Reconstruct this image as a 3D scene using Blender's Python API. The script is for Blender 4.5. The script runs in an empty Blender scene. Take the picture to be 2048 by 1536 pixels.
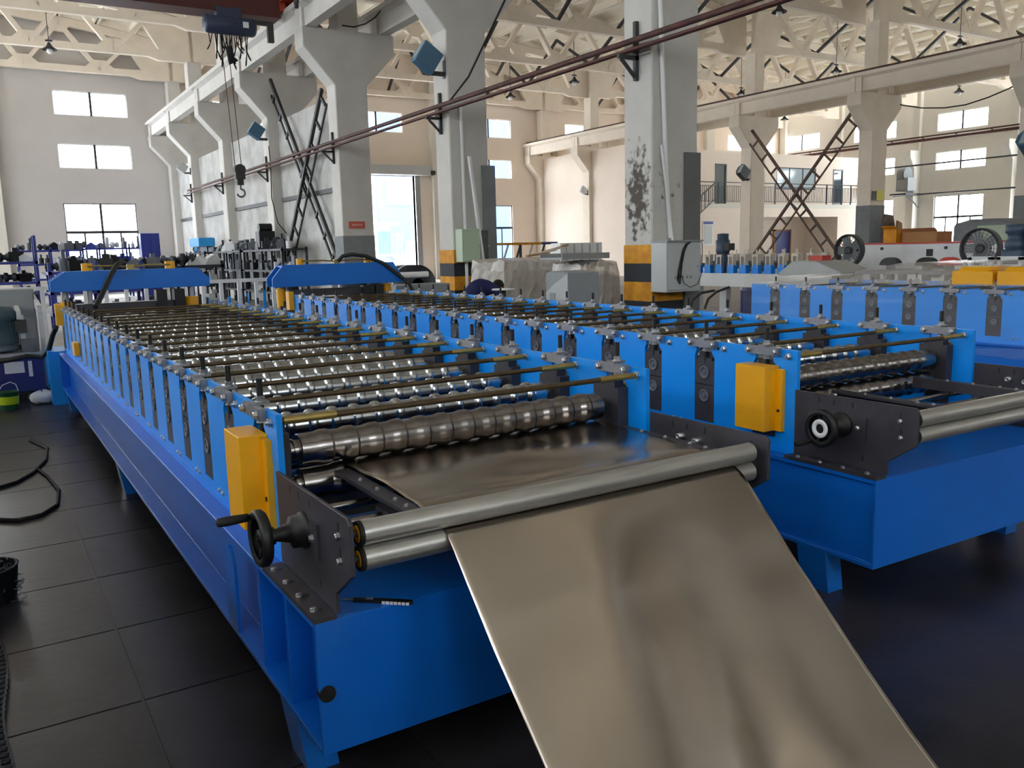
import bpy, math, random
from mathutils import Vector, Matrix
random.seed(7)
S = bpy.context.scene
COL = S.collection
PI = math.pi

# ------------------------------------------------------------------ camera, sky, exposure
cam_d = bpy.data.cameras.new('camera')
cam = bpy.data.objects.new('camera', cam_d); COL.objects.link(cam)
cam_d.sensor_fit = 'HORIZONTAL'; cam_d.sensor_width = 36.0
cam_d.lens = 36.0 * 1703.37 / 2048.0
cam_d.clip_start = 0.05; cam_d.clip_end = 400
yaw, pit, rol = math.radians(31.81), math.radians(9.013), math.radians(-1.483)
f = Vector((math.sin(yaw) * math.cos(pit), math.cos(yaw) * math.cos(pit), -math.sin(pit)))
r = Vector((math.cos(yaw), -math.sin(yaw), 0)); u = r.cross(f)
c_, s_ = math.cos(rol), math.sin(rol)
r2 = c_ * r + s_ * u; u2 = -s_ * r + c_ * u
M = Matrix((r2, u2, -f)).transposed().to_4x4(); M.translation = Vector((0, 0, 1.6))
cam.matrix_world = M
S.camera = cam

w = bpy.data.worlds.new('sky'); S.world = w; w.use_nodes = True
nt = w.node_tree; nt.nodes.clear()
bg = nt.nodes.new('ShaderNodeBackground'); wo = nt.nodes.new('ShaderNodeOutputWorld')
bg.inputs[0].default_value = (0.96, 0.97, 1.0, 1); bg.inputs[1].default_value = 7.0
nt.links.new(bg.outputs[0], wo.inputs[0])
S.view_settings.view_transform = 'Standard'; S.view_settings.look = 'None'
S.view_settings.gamma = 1.0; S.view_settings.use_curve_mapping = False
S.view_settings.exposure = 1.7
cy = S.cycles
cy.max_bounces = 7; cy.diffuse_bounces = 5; cy.glossy_bounces = 4; cy.transmission_bounces = 4
cy.transparent_max_bounces = 8; cy.caustics_reflective = False; cy.caustics_refractive = False
cy.use_adaptive_sampling = True; cy.adaptive_threshold = 0.03
cy.sample_clamp_indirect = 12.0


def portal(loc, rot, sx, sy):
    """Daylight opening: guides the sky's light through a real window or door."""
    l = bpy.data.lights.new('window_daylight', 'AREA'); l.shape = 'RECTANGLE'; l.size = sx; l.size_y = sy
    l.cycles.is_portal = True
    o = bpy.data.objects.new('window_daylight', l); COL.objects.link(o); o.location = loc; o.rotation_euler = rot


# ------------------------------------------------------------------ materials
def lin(c):
    return tuple((x / 255 / 12.92 if x / 255 <= .04045 else ((x / 255 + .055) / 1.055) ** 2.4) for x in c)


MATS = {}


def mat(name, col, rough=.5, metal=0., noise=0., nscale=6., col2=None, bump=0., bscale=40., spec=.5, alpha=1., coat=0., emit=0., trans=0., stretch=None):
    m = bpy.data.materials.new(name); m.use_nodes = True
    t = m.node_tree; b = t.nodes['Principled BSDF']
    c = lin(col)
    b.inputs['Base Color'].default_value = (*c, 1)
    b.inputs['Roughness'].default_value = rough; b.inputs['Metallic'].default_value = metal
    b.inputs['Specular IOR Level'].default_value = spec
    b.inputs['Alpha'].default_value = alpha; b.inputs['Coat Weight'].default_value = coat
    b.inputs['Transmission Weight'].default_value = trans
    if emit:
        b.inputs['Emission Color'].default_value = (*c, 1); b.inputs['Emission Strength'].default_value = emit
    tc = t.nodes.new('ShaderNodeTexCoord'); src = tc.outputs['Object']
    if stretch:
        mp = t.nodes.new('ShaderNodeMapping'); mp.inputs['Scale'].default_value = stretch
        t.links.new(src, mp.inputs['Vector']); src = mp.outputs[0]
    if noise > 0 or col2:
        n = t.nodes.new('ShaderNodeTexNoise'); n.inputs['Scale'].default_value = nscale; n.inputs['Detail'].default_value = 6
        n.inputs['Roughness'].default_value = .6
        t.links.new(src, n.inputs['Vector'])
        rp = t.nodes.new('ShaderNodeValToRGB')
        c2 = lin(col2) if col2 else tuple(x * (1 - noise) for x in c)
        rp.color_ramp.elements[0].position = .32; rp.color_ramp.elements[0].color = (*c2, 1)
        rp.color_ramp.elements[1].position = .62; rp.color_ramp.elements[1].color = (*c, 1)
        t.links.new(n.outputs[0], rp.inputs[0]); t.links.new(rp.outputs[0], b.inputs['Base Color'])
    if bump > 0:
        n2 = t.nodes.new('ShaderNodeTexNoise'); n2.inputs['Scale'].default_value = bscale; n2.inputs['Detail'].default_value = 4
        t.links.new(src, n2.inputs['Vector'])
        bp = t.nodes.new('ShaderNodeBump'); bp.inputs['Strength'].default_value = bump; bp.inputs['Distance'].default_value = .01
        t.links.new(n2.outputs[0], bp.inputs['Height']); t.links.new(bp.outputs[0], b.inputs['Normal'])
    MATS[name] = m
    return m


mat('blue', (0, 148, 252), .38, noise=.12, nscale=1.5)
mat('blue_shaded', (8, 106, 210), .36, noise=.12, nscale=1.5)  # machine blue darkened for the bases, standing in for weaker light there
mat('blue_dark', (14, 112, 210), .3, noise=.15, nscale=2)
mat('yellow', (238, 170, 10), .4, noise=.08, nscale=3)
mat('dark_steel', (60, 57, 64), .48, noise=.35, nscale=9, bump=.05)
mat('black', (15, 15, 17), .5, noise=.2)
mat('rubber', (17, 17, 18), .7)
mat('chrome', (190, 194, 198), .19, 1, noise=.25, nscale=14)
mat('roll_steel', (150, 145, 142), .24, 1, noise=.35, nscale=18)
mat('feed_roll', (196, 195, 190), .34, .75, noise=.3, nscale=10, stretch=(.3, 4, 4))
mat('zinc', (190, 192, 196), .3, .9, noise=.15)
mat('cap_steel', (150, 150, 156), .4, .7, noise=.2, nscale=20)
mat('rod', (88, 72, 48), .5, .35, noise=.4, nscale=30)
mat('brass', (170, 148, 88), .4, .7, noise=.2, nscale=30)
mat('sheet', (186, 176, 166), .2, 1, noise=.08, nscale=2)
mat('concrete', (206, 203, 198), .85, noise=.12, nscale=1.2, bump=.15, bscale=12)
mat('concrete_rough', (190, 190, 188), .85, col2=(158, 156, 152), nscale=1.6, bump=.4, bscale=8)
mat('wall', (222, 218, 208), .85, noise=.07, nscale=.4)
mat('wall_grey', (200, 195, 192), .85, noise=.07, nscale=.4)
mat('wall_cream', (240, 226, 212), .85, noise=.06, nscale=.4)
mat('concrete_cream', (236, 224, 208), .85, noise=.10, nscale=1.2, bump=.15, bscale=12)
mat('roof_white', (248, 240, 224), .85, noise=.12, nscale=.7)
mat('dado', (134, 138, 142), .8, noise=.15)
mat('grey_patch', (112, 112, 110), .8, noise=.1)
mat('stripe_yellow', (222, 158, 30), .7, col2=(190, 120, 10), nscale=5)
mat('stripe_black', (40, 44, 52), .7, noise=.25)
mat('floor', (58, 54, 60), .34, col2=(24, 24, 28), nscale=1.1, bump=.12, bscale=20)
mat('floor_bounce', (150, 146, 142), .5, noise=.2, nscale=1.0)  # hidden floor made paler to bounce light up to the roof
mat('rust', (88, 48, 42), .7, col2=(54, 34, 32), nscale=4)
mat('rail_brown', (92, 66, 50), .7, col2=(60, 46, 40), nscale=6)
mat('girder_red', (82, 36, 32), .6, noise=.2)
mat('orange_red', (186, 70, 52), .6)
mat('iron', (58, 58, 60), .6, noise=.3)
mat('hoist', (44, 56, 84), .45, noise=.15)
mat('cab_grey', (186, 190, 190), .5, noise=.05)
mat('cab_grey_dark', (146, 150, 152), .5, noise=.05)
mat('cab_green', (176, 194, 170), .5, noise=.05)
mat('white_paint', (226, 228, 230), .5, noise=.06)
mat('cream', (214, 204, 190), .5)
mat('frame_white', (236, 236, 236), .5)
mat('frame_dark', (50, 50, 54), .5)
mat('rack_blue', (40, 54, 140), .5, noise=.2)
mat('tank_blue', (28, 42, 120), .4, noise=.15)
mat('motor', (70, 92, 100), .45, noise=.15)
mat('motor_blue', (64, 82, 104), .45, noise=.15)
mat('part_dark', (44, 48, 58), .5, .2, noise=.4, nscale=10)
mat('part_grey', (110, 114, 124), .45, .4, noise=.3, nscale=10)
mat('part_white', (210, 212, 216), .5, noise=.1)
mat('cyan', (40, 150, 220), .5)
mat('green', (24, 84, 50), .5, noise=.15)
mat('lime', (198, 220, 40), .5)
mat('cardboard', (170, 128, 84), .8, noise=.15)
mat('red', (196, 60, 44), .5)
mat('sign_red', (200, 92, 74), .6)
mat('sign_text', (240, 214, 200), .6)
mat('sign_yellow', (222, 214, 60), .6)
mat('skin', (178, 128, 104), .6)
mat('navy', (30, 36, 84), .85, noise=.25, nscale=9, bump=.3, bscale=9)
mat('hair', (22, 18, 18), .7)
mat('bulb', (240, 240, 236), .3)
mat('rubber_hose', (30, 31, 32), .55, bump=.2, bscale=60)
mat('film_top', (214, 208, 200), .25, alpha=.38, spec=.8, bump=.9, bscale=6)
mat('film', (235, 235, 235), .10, alpha=.08, spec=.9, bump=.9, bscale=5)
mat('film_thick', (206, 200, 192), .28, alpha=.62, spec=.8, bump=.9, bscale=6, noise=.2, nscale=5)
mat('outside_white', (230, 232, 236), .8)
mat('outside_blue', (62, 98, 156), .8, noise=.05)
mat('outside_ground', (200, 200, 200), .9)
mat('car_white', (236, 238, 240), .25, coat=.6)
mat('window_dark', (60, 72, 84), .12)
mat('door_green', (72, 82, 78), .5)
mat('lamp_blue', (66, 106, 134), .4)
mat('glass_grey', (170, 186, 194), .1)
mat('label_white', (224, 226, 232), .6)
mat('text_grey', (120, 124, 124), .7)
mat('chip', (226, 226, 222), .8)


def glass_mat(name, col, tint_rough, frost):
    """thin window pane: passes daylight straight through, mirrors a little"""
    m = bpy.data.materials.new(name); m.use_nodes = True; t = m.node_tree; t.nodes.clear()
    o = t.nodes.new('ShaderNodeOutputMaterial'); mx = t.nodes.new('ShaderNodeMixShader'); tr = t.nodes.new('ShaderNodeBsdfTransparent')
    gl = t.nodes.new('ShaderNodeBsdfGlossy'); gl.inputs['Roughness'].default_value = tint_rough
    tr.inputs[0].default_value = (*col, 1); mx.inputs[0].default_value = .06
    t.links.new(tr.outputs[0], mx.inputs[1]); t.links.new(gl.outputs[0], mx.inputs[2])
    last = mx
    if frost:
        tl = t.nodes.new('ShaderNodeBsdfTranslucent'); tl.inputs[0].default_value = (.85, .87, .9, 1)
        m2 = t.nodes.new('ShaderNodeMixShader'); m2.inputs[0].default_value = frost
        t.links.new(mx.outputs[0], m2.inputs[1]); t.links.new(tl.outputs[0], m2.inputs[2]); last = m2
    t.links.new(last.outputs[0], o.inputs[0]); MATS[name] = m


glass_mat('glass', (.93, .96, .97), .02, 0)
glass_mat('glass_frosted', (.93, .96, .97), .02, .45)


def soot_mat():
    """painted concrete with a dark soot stain on the camera-side face"""
    m = MATS['concrete'].copy(); m.name = 'concrete_stained'; t = m.node_tree; b = t.nodes['Principled BSDF']
    old = b.inputs['Base Color'].links[0].from_socket
    tc = t.nodes.new('ShaderNodeTexCoord'); mp = t.nodes.new('ShaderNodeMapping')
    mp.inputs['Location'].default_value = (0, .02, -2.36 * .9); mp.inputs['Scale'].default_value = (1, 3.6, .9)
    ln = t.nodes.new('ShaderNodeVectorMath'); ln.operation = 'LENGTH'
    mp.inputs['Scale'].default_value = (.4, 3.0, 1.15); mp.inputs['Location'].default_value = (0, -.9, -2.35 * 1.15)
    t.links.new(tc.outputs['Object'], mp.inputs[0]); t.links.new(mp.outputs[0], ln.inputs[0])
    n = t.nodes.new('ShaderNodeTexNoise'); n.inputs['Scale'].default_value = 9; n.inputs['Detail'].default_value = 8
    t.links.new(tc.outputs['Object'], n.inputs[0])
    ad = t.nodes.new('ShaderNodeMath'); ad.operation = 'MULTIPLY_ADD'; ad.inputs[1].default_value = 2.6; ad.inputs[2].default_value = -1.3
    t.links.new(n.outputs[0], ad.inputs[0])
    sm = t.nodes.new('ShaderNodeMath'); sm.operation = 'ADD'; t.links.new(ad.outputs[0], sm.inputs[0]); t.links.new(ln.outputs['Value'], sm.inputs[1])
    rp = t.nodes.new('ShaderNodeValToRGB'); rp.color_ramp.elements[0].position = .35; rp.color_ramp.elements[1].position = .75
    rp.color_ramp.elements[0].color = (1, 1, 1, 1); rp.color_ramp.elements[1].color = (0, 0, 0, 1)
    t.links.new(sm.outputs[0], rp.inputs[0])
    mx = t.nodes.new('ShaderNodeMix'); mx.data_type = 'RGBA'; mx.inputs[7].default_value = (.10, .085, .075, 1)
    t.links.new(rp.outputs[0], mx.inputs[0]); t.links.new(old, mx.inputs[6]); t.links.new(mx.outputs[2], b.inputs['Base Color'])
    MATS['concrete_stained'] = m


soot_mat()


# ------------------------------------------------------------------ mesh helpers
class MB:
    def __init__(s):
        s.v = []; s.f = []; s.sm = []

    def add(s, vs, fs, smooth=False):
        o = len(s.v); s.v += [tuple(p) for p in vs]
        for q in fs:
            s.f.append(tuple(i + o for i in q)); s.sm.append(smooth)
        return s

    def box(s, x0, y0, z0, x1, y1, z1):
        x0, x1 = min(x0, x1), max(x0, x1); y0, y1 = min(y0, y1), max(y0, y1); z0, z1 = min(z0, z1), max(z0, z1)
        v = [(x0, y0, z0), (x1, y0, z0), (x1, y1, z0), (x0, y1, z0), (x0, y0, z1), (x1, y0, z1), (x1, y1, z1), (x0, y1, z1)]
        return s.add(v, [(0, 3, 2, 1), (4, 5, 6, 7), (0, 1, 5, 4), (1, 2, 6, 5), (2, 3, 7, 6), (3, 0, 4, 7)])

    def bar(s, p0, p1, w, h=None, up=(0, 0, 1)):
        h = h or w; p0 = Vector(p0); p1 = Vector(p1); d = (p1 - p0).normalized(); up = Vector(up)
        if abs(d.dot(up)) > .98: up = Vector((1, 0, 0)) if abs(d.x) < .9 else Vector((0, 1, 0))
        a = d.cross(up).normalized(); b = a.cross(d).normalized()
        v = [p + a * sx * w / 2 + b * sy * h / 2 for p in (p0, p1) for sx, sy in ((-1, -1), (1, -1), (1, 1), (-1, 1))]
        return s.add(v, [(0, 3, 2, 1), (4, 5, 6, 7), (0, 1, 5, 4), (1, 2, 6, 5), (2, 3, 7, 6), (3, 0, 4, 7)])

    def lathe(s, p0, axis, prof, n=16, smooth=True, caps=True):
        """prof: list of (distance along axis, radius)"""
        p0 = Vector(p0); d = Vector(axis).normalized(); up = Vector((0, 0, 1)) if abs(d.z) < .9 else Vector((1, 0, 0))
        a = d.cross(up).normalized(); b = d.cross(a).normalized(); vs = []; fs = []
        for t, rr in prof:
            for i in range(n):
                q = 2 * PI * i / n; vs.append(p0 + d * t + (a * math.cos(q) + b * math.sin(q)) * rr)
        for k in range(len(prof) - 1):
            for i in range(n):
                j = (i + 1) % n; fs.append((k * n + i, k * n + j, (k + 1) * n + j, (k + 1) * n + i))
        s.add(vs, fs, smooth)
        if caps:
            for k, rev in ((0, True), (len(prof) - 1, False)):
                if prof[k][1] > 1e-5:
                    ring = list(range(n)); ring = ring[::-1] if rev else ring
                    s.add(vs[k * n:(k + 1) * n], [tuple(ring)])
        return s

    def cyl(s, p0, p1, rr, n=12, r1=None, smooth=True):
        p0 = Vector(p0); p1 = Vector(p1); L = (p1 - p0).length
        return s.lathe(p0, p1 - p0, [(0, rr), (L, rr if r1 is None else r1)], n, smooth)

    def tube(s, pts, rr, n=8, closed=False):
        pts = [Vector(p) for p in pts]; vs = []; fs = []; m = len(pts); pa = None
        for k, p in enumerate(pts):
            d = (pts[min(k + 1, m - 1)] - pts[max(k - 1, 0)]).normalized()
            if pa is None:
                up = Vector((0, 0, 1)) if abs(d.z) < .9 else Vector((1, 0, 0)); a = d.cross(up).normalized()
            else:
                a = (pa - d * pa.dot(d)).normalized()
            pa = a; b = d.cross(a)
            for i in range(n):
                q = 2 * PI * i / n; vs.append(p + (a * math.cos(q) + b * math.sin(q)) * rr)
        for k in range(m - 1):
            for i in range(n):
                j = (i + 1) % n; fs.append((k * n + i, k * n + j, (k + 1) * n + j, (k + 1) * n + i))
        s.add(vs, fs, True); s.add(vs[:n], [tuple(range(n))[::-1]]); s.add(vs[-n:], [tuple(range(n))])
        return s

    def prism(s, poly, ax, a0, a1):
        """poly: 2D points in the plane across axis ax ('x': (y,z), 'y': (x,z), 'z': (x,y))"""
        def P(p, a):
            return {'x': (a, p[0], p[1]), 'y': (p[0], a, p[1]), 'z': (p[0], p[1], a)}[ax]
        n = len(poly); vs = [P(p, a0) for p in poly] + [P(p, a1) for p in poly]
        fs = [tuple(range(n))[::-1], tuple(range(n, 2 * n))]
        for i in range(n):
            j = (i + 1) % n; fs.append((i, j, n + j, n + i))
        return s.add(vs, fs)

    def ball(s, c, rr, n=12, sc=(1, 1, 1)):
        vs = []; fs = []; m = n // 2; c = Vector(c)
        for k in range(m + 1):
            th = PI * k / m
            for i in range(n):
                q = 2 * PI * i / n
                vs.append(c + Vector((math.sin(th) * math.cos(q) * sc[0], math.sin(th) * math.sin(q) * sc[1], math.cos(th) * sc[2])) * rr)
        for k in range(m):
            for i in range(n):
                j = (i + 1) % n; fs.append((k * n + i, k * n + j, (k + 1) * n + j, (k + 1) * n + i))
        return s.add(vs, fs, True)

    def mesh(s, name, mt):
        me = bpy.data.meshes.new(name); me.from_pydata(s.v, [], s.f)
        me.polygons.foreach_set('use_smooth', s.sm); me.materials.append(MATS[mt]); me.validate(); me.update()
        # consistent outward normals
        import bmesh
        bm = bmesh.new(); bm.from_mesh(me); bmesh.ops.recalc_face_normals(bm, faces=bm.faces); bm.to_mesh(me); bm.free()
        return me


def put(name, me, parent=None, loc=(0, 0, 0), rot=(0, 0, 0), label=None, bevel=0):
    o = bpy.data.objects.new(name, me); COL.objects.link(o); o.location = loc; o.rotation_euler = rot
    if parent: o.parent = parent
    if label: o['label'] = label
    if bevel:
        b = o.modifiers.new('edge', 'BEVEL'); b.width = bevel; b.segments = 1; b.limit_method = 'ANGLE'; b.angle_limit = .7
    return o


def obj(name, mb, mt, parent=None, loc=(0, 0, 0), rot=(0, 0, 0), label=None, bevel=0):
    return put(name, mb.mesh(name, mt), parent, loc, rot, label, bevel)


def tag(o, label, cat, group=None):
    o['label'] = label; o['category'] = cat
    if group: o['group'] = group
    return o


def thing(name, label, cat, loc=(0, 0, 0), rz=0, group=None):
    o = bpy.data.objects.new(name, None); COL.objects.link(o); o.location = loc; o.rotation_euler = (0, 0, rz)
    o.empty_display_size = .1
    return tag(o, label, cat, group)


def struct(name, mb=None, mt=None, loc=(0, 0, 0), parent=None):
    if mb is None:
        o = bpy.data.objects.new(name, None); COL.objects.link(o); o.location = loc
    else:
        o = obj(name, mb, mt, parent, loc)
    if parent is None: o['kind'] = 'structure'
    return o


def copy_tree(o, loc=None, rz=None, label=None, parent=None):
    c = o.copy(); COL.objects.link(c); c.parent = parent
    if loc is not None: c.location = loc
    if rz is not None: c.rotation_euler = (0, 0, rz)
    if label: c['label'] = label
    for ch in list(o.children): copy_tree(ch, parent=c)
    return c


def stuff(o):
    o['kind'] = 'stuff'; return o


B = MB

# ================================================================== SETTING
XL, XR, YF, YB = -12.3, 51.0, 44.0, -14.0
COLX = 8.3                      # left face of the column row beside the two machines
YA = [-8.6, -2.6, 3.4, 9.46, 15.5, 21.6, 27.6, 33.4, 38.9, 43.35]
YBn = [-9.1, -3.1, 2.9, 8.9, 14.9, 20.9, 26.9, 32.9, 38.6, 43.35]
XA, XB, CW = 8.3, 29.3, .88


def wall_mesh(a0, a1, z0, z1, holes):
    """boxes of a wall in (a, z), leaving the openings free; returns list of rects"""
    aa = sorted({a0, a1, *[h[0] for h in holes], *[h[1] for h in holes]}); out = []
    for p, q in zip(aa[:-1], aa[1:]):
        m = (p + q) / 2; hs = sorted([(h[2], h[3]) for h in holes if h[0] < m < h[1]]); z = z0
        for h0, h1 in hs:
            if h0 > z: out.append((p, q, z, h0))
            z = max(z, h1)
        if z < z1: out.append((p, q, z, z1))
    return out


WZ = [(.9, 4.15), (5.7, 6.78), (8.02, 9.08)]
far_w = []
for i, x in enumerate([-10.3, -3.3, 3.7, 10.6, 17.6, 24.6, 31.6, 38.6, 45.6]):
    for k, (a, b) in enumerate(WZ):
        if i == 4 and k < 2: continue
        far_w.append((x, x + 3.05, a, b))
door_h = (17.8, 21.25, 0, 5.72)
side_ys = [-12, -6, 0, 6, 11.9, 17.9, 22.75, 28.8, 34.7, 40.6]
side_w = [(y, y + 3.1, a, b) for y in side_ys if y > 11 for a, b in WZ]
left_w = [(y, y + 3.1, a, b) for y in side_ys for a, b in WZ if y > 20 or a > 5]

m = B()
for p, q, a, b in wall_mesh(XL - .3, 8.74, 0, 13.2, [h for h in far_w if h[0] < 8]): m.box(p, YF, a, q, YF + .25, b)
struct('wall_far', m, 'wall_grey')
m = B()
for p, q, a, b in wall_mesh(8.74, XR + .3, 0, 13.2, [h for h in far_w if h[0] > 8] + [door_h]): m.box(p, YF, a, q, YF + .25, b)
struct('wall_far', m, 'wall_cream')
m = B()
for p, q, a, b in wall_mesh(YB, YF, 0, 11.6, left_w): m.box(XL - .25, p, a, XL, q, b)
struct('wall_left', m, 'wall')
m = B()
for p, q, a, b in wall_mesh(YB, YF, 0, 11.6, side_w): m.box(XR, p, a, XR + .25, q, b)
struct('wall_right', m, 'wall')
back_w = [(x, x + 3.05, a, b) for x in [-3.3, 3.7, 24.6] for a, b in WZ[1:]]
m = B()
for p, q, a, b in wall_mesh(XL - .3, XR + .3, 0, 13.2, back_w): m.box(p, YB - .25, a, q, YB, b)
struct('wall_back', m, 'wall')

# floor: one dark concrete slab, its cut joints near the camera built as separate slabs
fl = struct('floor', B().box(XL - .3, YB - .3, -.25, XR + .3, YF + .3, -.006), 'floor')
m = B(); G = .72
x0f, y0f = .36 - G * 5, 3.2 - G * 3
slab = B().box(.005, .005, -.006, G - .005, G - .005, 0).mesh('floor_slab', 'floor')
xa, xb_, ya, yb_ = x0f, x0f + G * 6, y0f, y0f + G * 16
for i in range(6):
    for j in range(16):
        put('floor_slab', slab, fl, (x0f + i * G, y0f + j * G, 0))
rest = B()
for (p, q, a, b) in ((XL, xa, YB, 14), (xb_, 8.7, YB, 14), (xa, xb_, YB, ya), (xa, xb_, yb_, 14)):
    rest.box(p, a, -.006, q, b, 0)
obj('floor_topping', B().box(XL, 14, -.006, 8.7, YF, 0).box(8.7, YB, -.006, XR, YF, 0), 'floor_bounce', fl)
obj('floor_topping', rest, 'floor', fl)

# windows: frames and panes, one object per window
wn = [0]


def window(axis, at, a0, a1, z0, z1, cols=2, grid=False, frosted=False, inset=.08, frame='frame_white', depth=1):
    wn[0] += 1
    t = struct('window_%d' % wn[0], loc=(0, 0, 0)); t['kind'] = 'structure'
    m = B(); w_ = .045

    def bx(mm, p, q, a, b, d0=-.03, d1=.03):
        if axis == 'y': mm.box(p, at + inset + d0, a, q, at + inset + d1, b)
        else: mm.box(at + depth * (inset + d0), p, a, at + depth * (inset + d1), q, b)
    bx(m, a0, a0 + w_, z0, z1); bx(m, a1 - w_, a1, z0, z1); bx(m, a0, a1, z0, z0 + w_); bx(m, a0, a1, z1 - w_, z1)
    obj('window_frame', m, frame, t)
    md = B(); am = (a0 + a1) / 2
    bx(md, am - .05, am + .05, z0, z1, -.045, .045)
    if grid:
        zt = z0 + (z1 - z0) * .60
        bx(md, a0, a1, zt - .06, zt + .06, -.045, .045)
        for fr in (.25, .75):
            x = a0 + (a1 - a0) * fr; bx(md, x - .035, x + .035, z0, zt, -.04, .04)
    obj('mullion', md, 'frame_dark', t)
    edges = [(a0, am), (am, a1)]
    for p, q in edges:
        g = B(); bx(g, p + .03, q - .03, z0 + .03, z1 - .03, -.003, .003)
        obj('pane', g, 'glass_frosted' if frosted else 'glass', t)


for (p, q, a, b) in far_w: window('y', YF, p, q, a, b, grid=b < 5, frosted=(b < 5 and p < 9), frame='frame_dark' if b < 5 else 'frame_white')
for (p, q, a, b) in side_w: window('x', XR, p, q, a, b, grid=b < 5, frame='frame_dark' if b < 5 else 'frame_white')
for (p, q, a, b) in left_w:
    if a > 0: window('x', XL, p, q, a, b, grid=b < 5, depth=-1)
for (p, q, a, b) in back_w: window('y', YB - .25, p, q, a, b)

for zc, h in ((2.5, 3.3), (6.24, 1.1), (8.55, 1.1)):
    for a0, a1 in ((-12, 9.2), (9.2, 26), (26, 44)):
        portal((XL - .3, (a0 + a1) / 2, zc), (0, -PI / 2, 0), h, a1 - a0)
        portal((XR + .3, (a0 + a1) / 2, zc), (0, PI / 2, 0), h, a1 - a0)
    portal(((XL + XR) / 2, YF + .3, zc), (-PI / 2, 0, 0), XR - XL, h)
for zc, h in ((6.24, 1.1), (8.55, 1.1)):
    portal(((XL + XR) / 2, YB - .3, zc), (PI / 2, 0, 0), XR - XL, h)

# sheet metal dado / lintel details on the far wall
for x in (-5.6, 1.0, 15.3, 22.6, 36.6, 43.6):
    struct('column', B().box(x - .35, YF - .35, 0, x + .35, YF, 11.5), 'wall')
dd = struct('door_1', loc=(0, 0, 0))
obj('door_frame', B().box(door_h[0] - .1, YF - .06, 0, door_h[0], YF + .3, 5.8).box(door_h[1], YF - .08, 0, door_h[1] + .3, YF + .3, 5.72).box(door_h[0] - .1, YF - .06, 5.72, door_h[1] + .3, YF + .3, 5.85), 'cab_grey_dark', dd)
obj('shutter_box', B().box(door_h[0] - .3, YF - .55, 5.75, door_h[1] + .75, YF - .02, 6.25), 'cab_grey', dd)
obj('shutter_motor', B().cyl((door_h[1] + .6, YF - .35, 5.9), (door_h[1] + 1.1, YF - .35, 5.9), .12), 'iron', dd)
obj('pull_chain', B().tube([(door_h[1] + .9, YF - .3, 5.9), (door_h[1] + 1.8, YF - .25, 4.6), (door_h[1] + 2.6, YF - .2, 3.4)], .03, 5), 'iron', dd)


# columns with corbels
def column(x, y, top, upper, mt='concrete', stripes=False, stained=False, corbel=True, dado=None, left_only=False):
    """x, y: left, camera-side corner"""
    t = struct('column', loc=(x, y, 0)); d = .62
    if corbel:
        if left_only:
            poly = [(0, 0), (CW, 0), (CW, upper), (.16, upper), (.16, top), (-.78, top), (-.78, top - .48), (0, top - 1.35)]
        else:
            poly = [(0, 0), (CW, 0), (CW, top - 1.35), (CW + .82, top - .48), (CW + .82, top), (CW - .16, top), (CW - .16, upper), (.16, upper), (.16, top), (-.78, top), (-.78, top - .48), (0, top - 1.35)]
        m = B().prism(poly, 'y', 0, d)
    else:
        m = B().box(0, 0, 0, CW, d, upper)
    obj('shaft', m, 'concrete_stained' if stained else mt, t, bevel=.02)
    if stripes:
        for k, (a, b) in enumerate(((.52, .79), (.79, 1.07), (1.07, 1.34), (1.34, 1.61))):
            obj('paint_band', B().box(-.006, -.006, a, CW + .006, d + .006, b), 'stripe_black' if k % 2 == 0 else 'stripe_yellow', t)
    if dado:
        obj('paint_band', B().box(-.006, -.006, .3, CW + .006, d + .006, dado), 'dado', t)
    return t


for k, y in enumerate(YA):
    if k == 2: continue
    column(XA, y, 7.22, 9.72, stripes=(k in (3, 4)), stained=(k == 3), dado=(2.05 if k == 5 else None))
for k, y in enumerate(YBn):
    t = column(XB, y, 7.05, 9.68, 'concrete_cream', dado=(2.9 if k in (4, 5) else None))
for k, y in enumerate(YBn):
    struct('column', B().prism([(50.35, 0), (51, 0), (51, 10.8), (50.7, 10.8), (50.7, 7.0), (49.9, 7.0), (49.9, 6.6), (50.35, 5.9)], 'y', y - .0, y + .5), 'wall')
    struct('column', B().prism([(-12.3, 0), (-11.7, 0), (-11.7, 5.9), (-11.2, 6.6), (-11.2, 7.1), (-12, 7.1), (-12, 10.8), (-12.3, 10.8)], 'y', y, y + .5), 'wall')


# crane runway beams: I sections of concrete with end ribs, a rail on top
def runway(xc, zb, h, ys, rail_mt='rail_brown'):
    cm = 'concrete' if xc < 15 else 'concrete_cream'
    for y0, y1 in zip(ys[:-1], ys[1:]):
        t = struct('crane_beam', loc=(xc, y0 + .3, zb)); L = y1 - y0
        m = B().prism([(-.14, 0), (.14, 0), (.14, h - .2), (.3, h - .12), (.3, h), (-.3, h), (-.3, h - .12), (-.14, h - .2)], 'y', .25, L - .25)
        for e in (0, L - .27): m.prism([(-.2, 0), (.2, 0), (.2, h - .14), (.3, h - .12), (.3, h), (-.3, h), (-.3, h - .12), (-.2, h - .14)], 'y', e + .01, e + .26)
        obj('girder', m, cm, t)
        obj('rail', B().box(-.035, 0, h, .035, L, h + .13).box(-.07, 0, h, .07, L, h + .03), rail_mt, t)
        for q in range(8): obj('clip', B().box(-.14, .3 + q * .75, h, -.07, .4 + q * .75, h + .05).box(.07, .3 + q * .75, h, .14, .4 + q * .75, h + .05), rail_mt, t) if ys[0] > -20 and y0 > 15 and xc < 9 else None


runway(7.75, 7.22, .62, YA + [44.0])
runway(9.75, 7.22, .62, YA + [44.0])
runway(28.75, 7.05, .66, YBn + [44.0])
runway(30.75, 7.05, .66, YBn + [44.0])
m = B()

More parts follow.
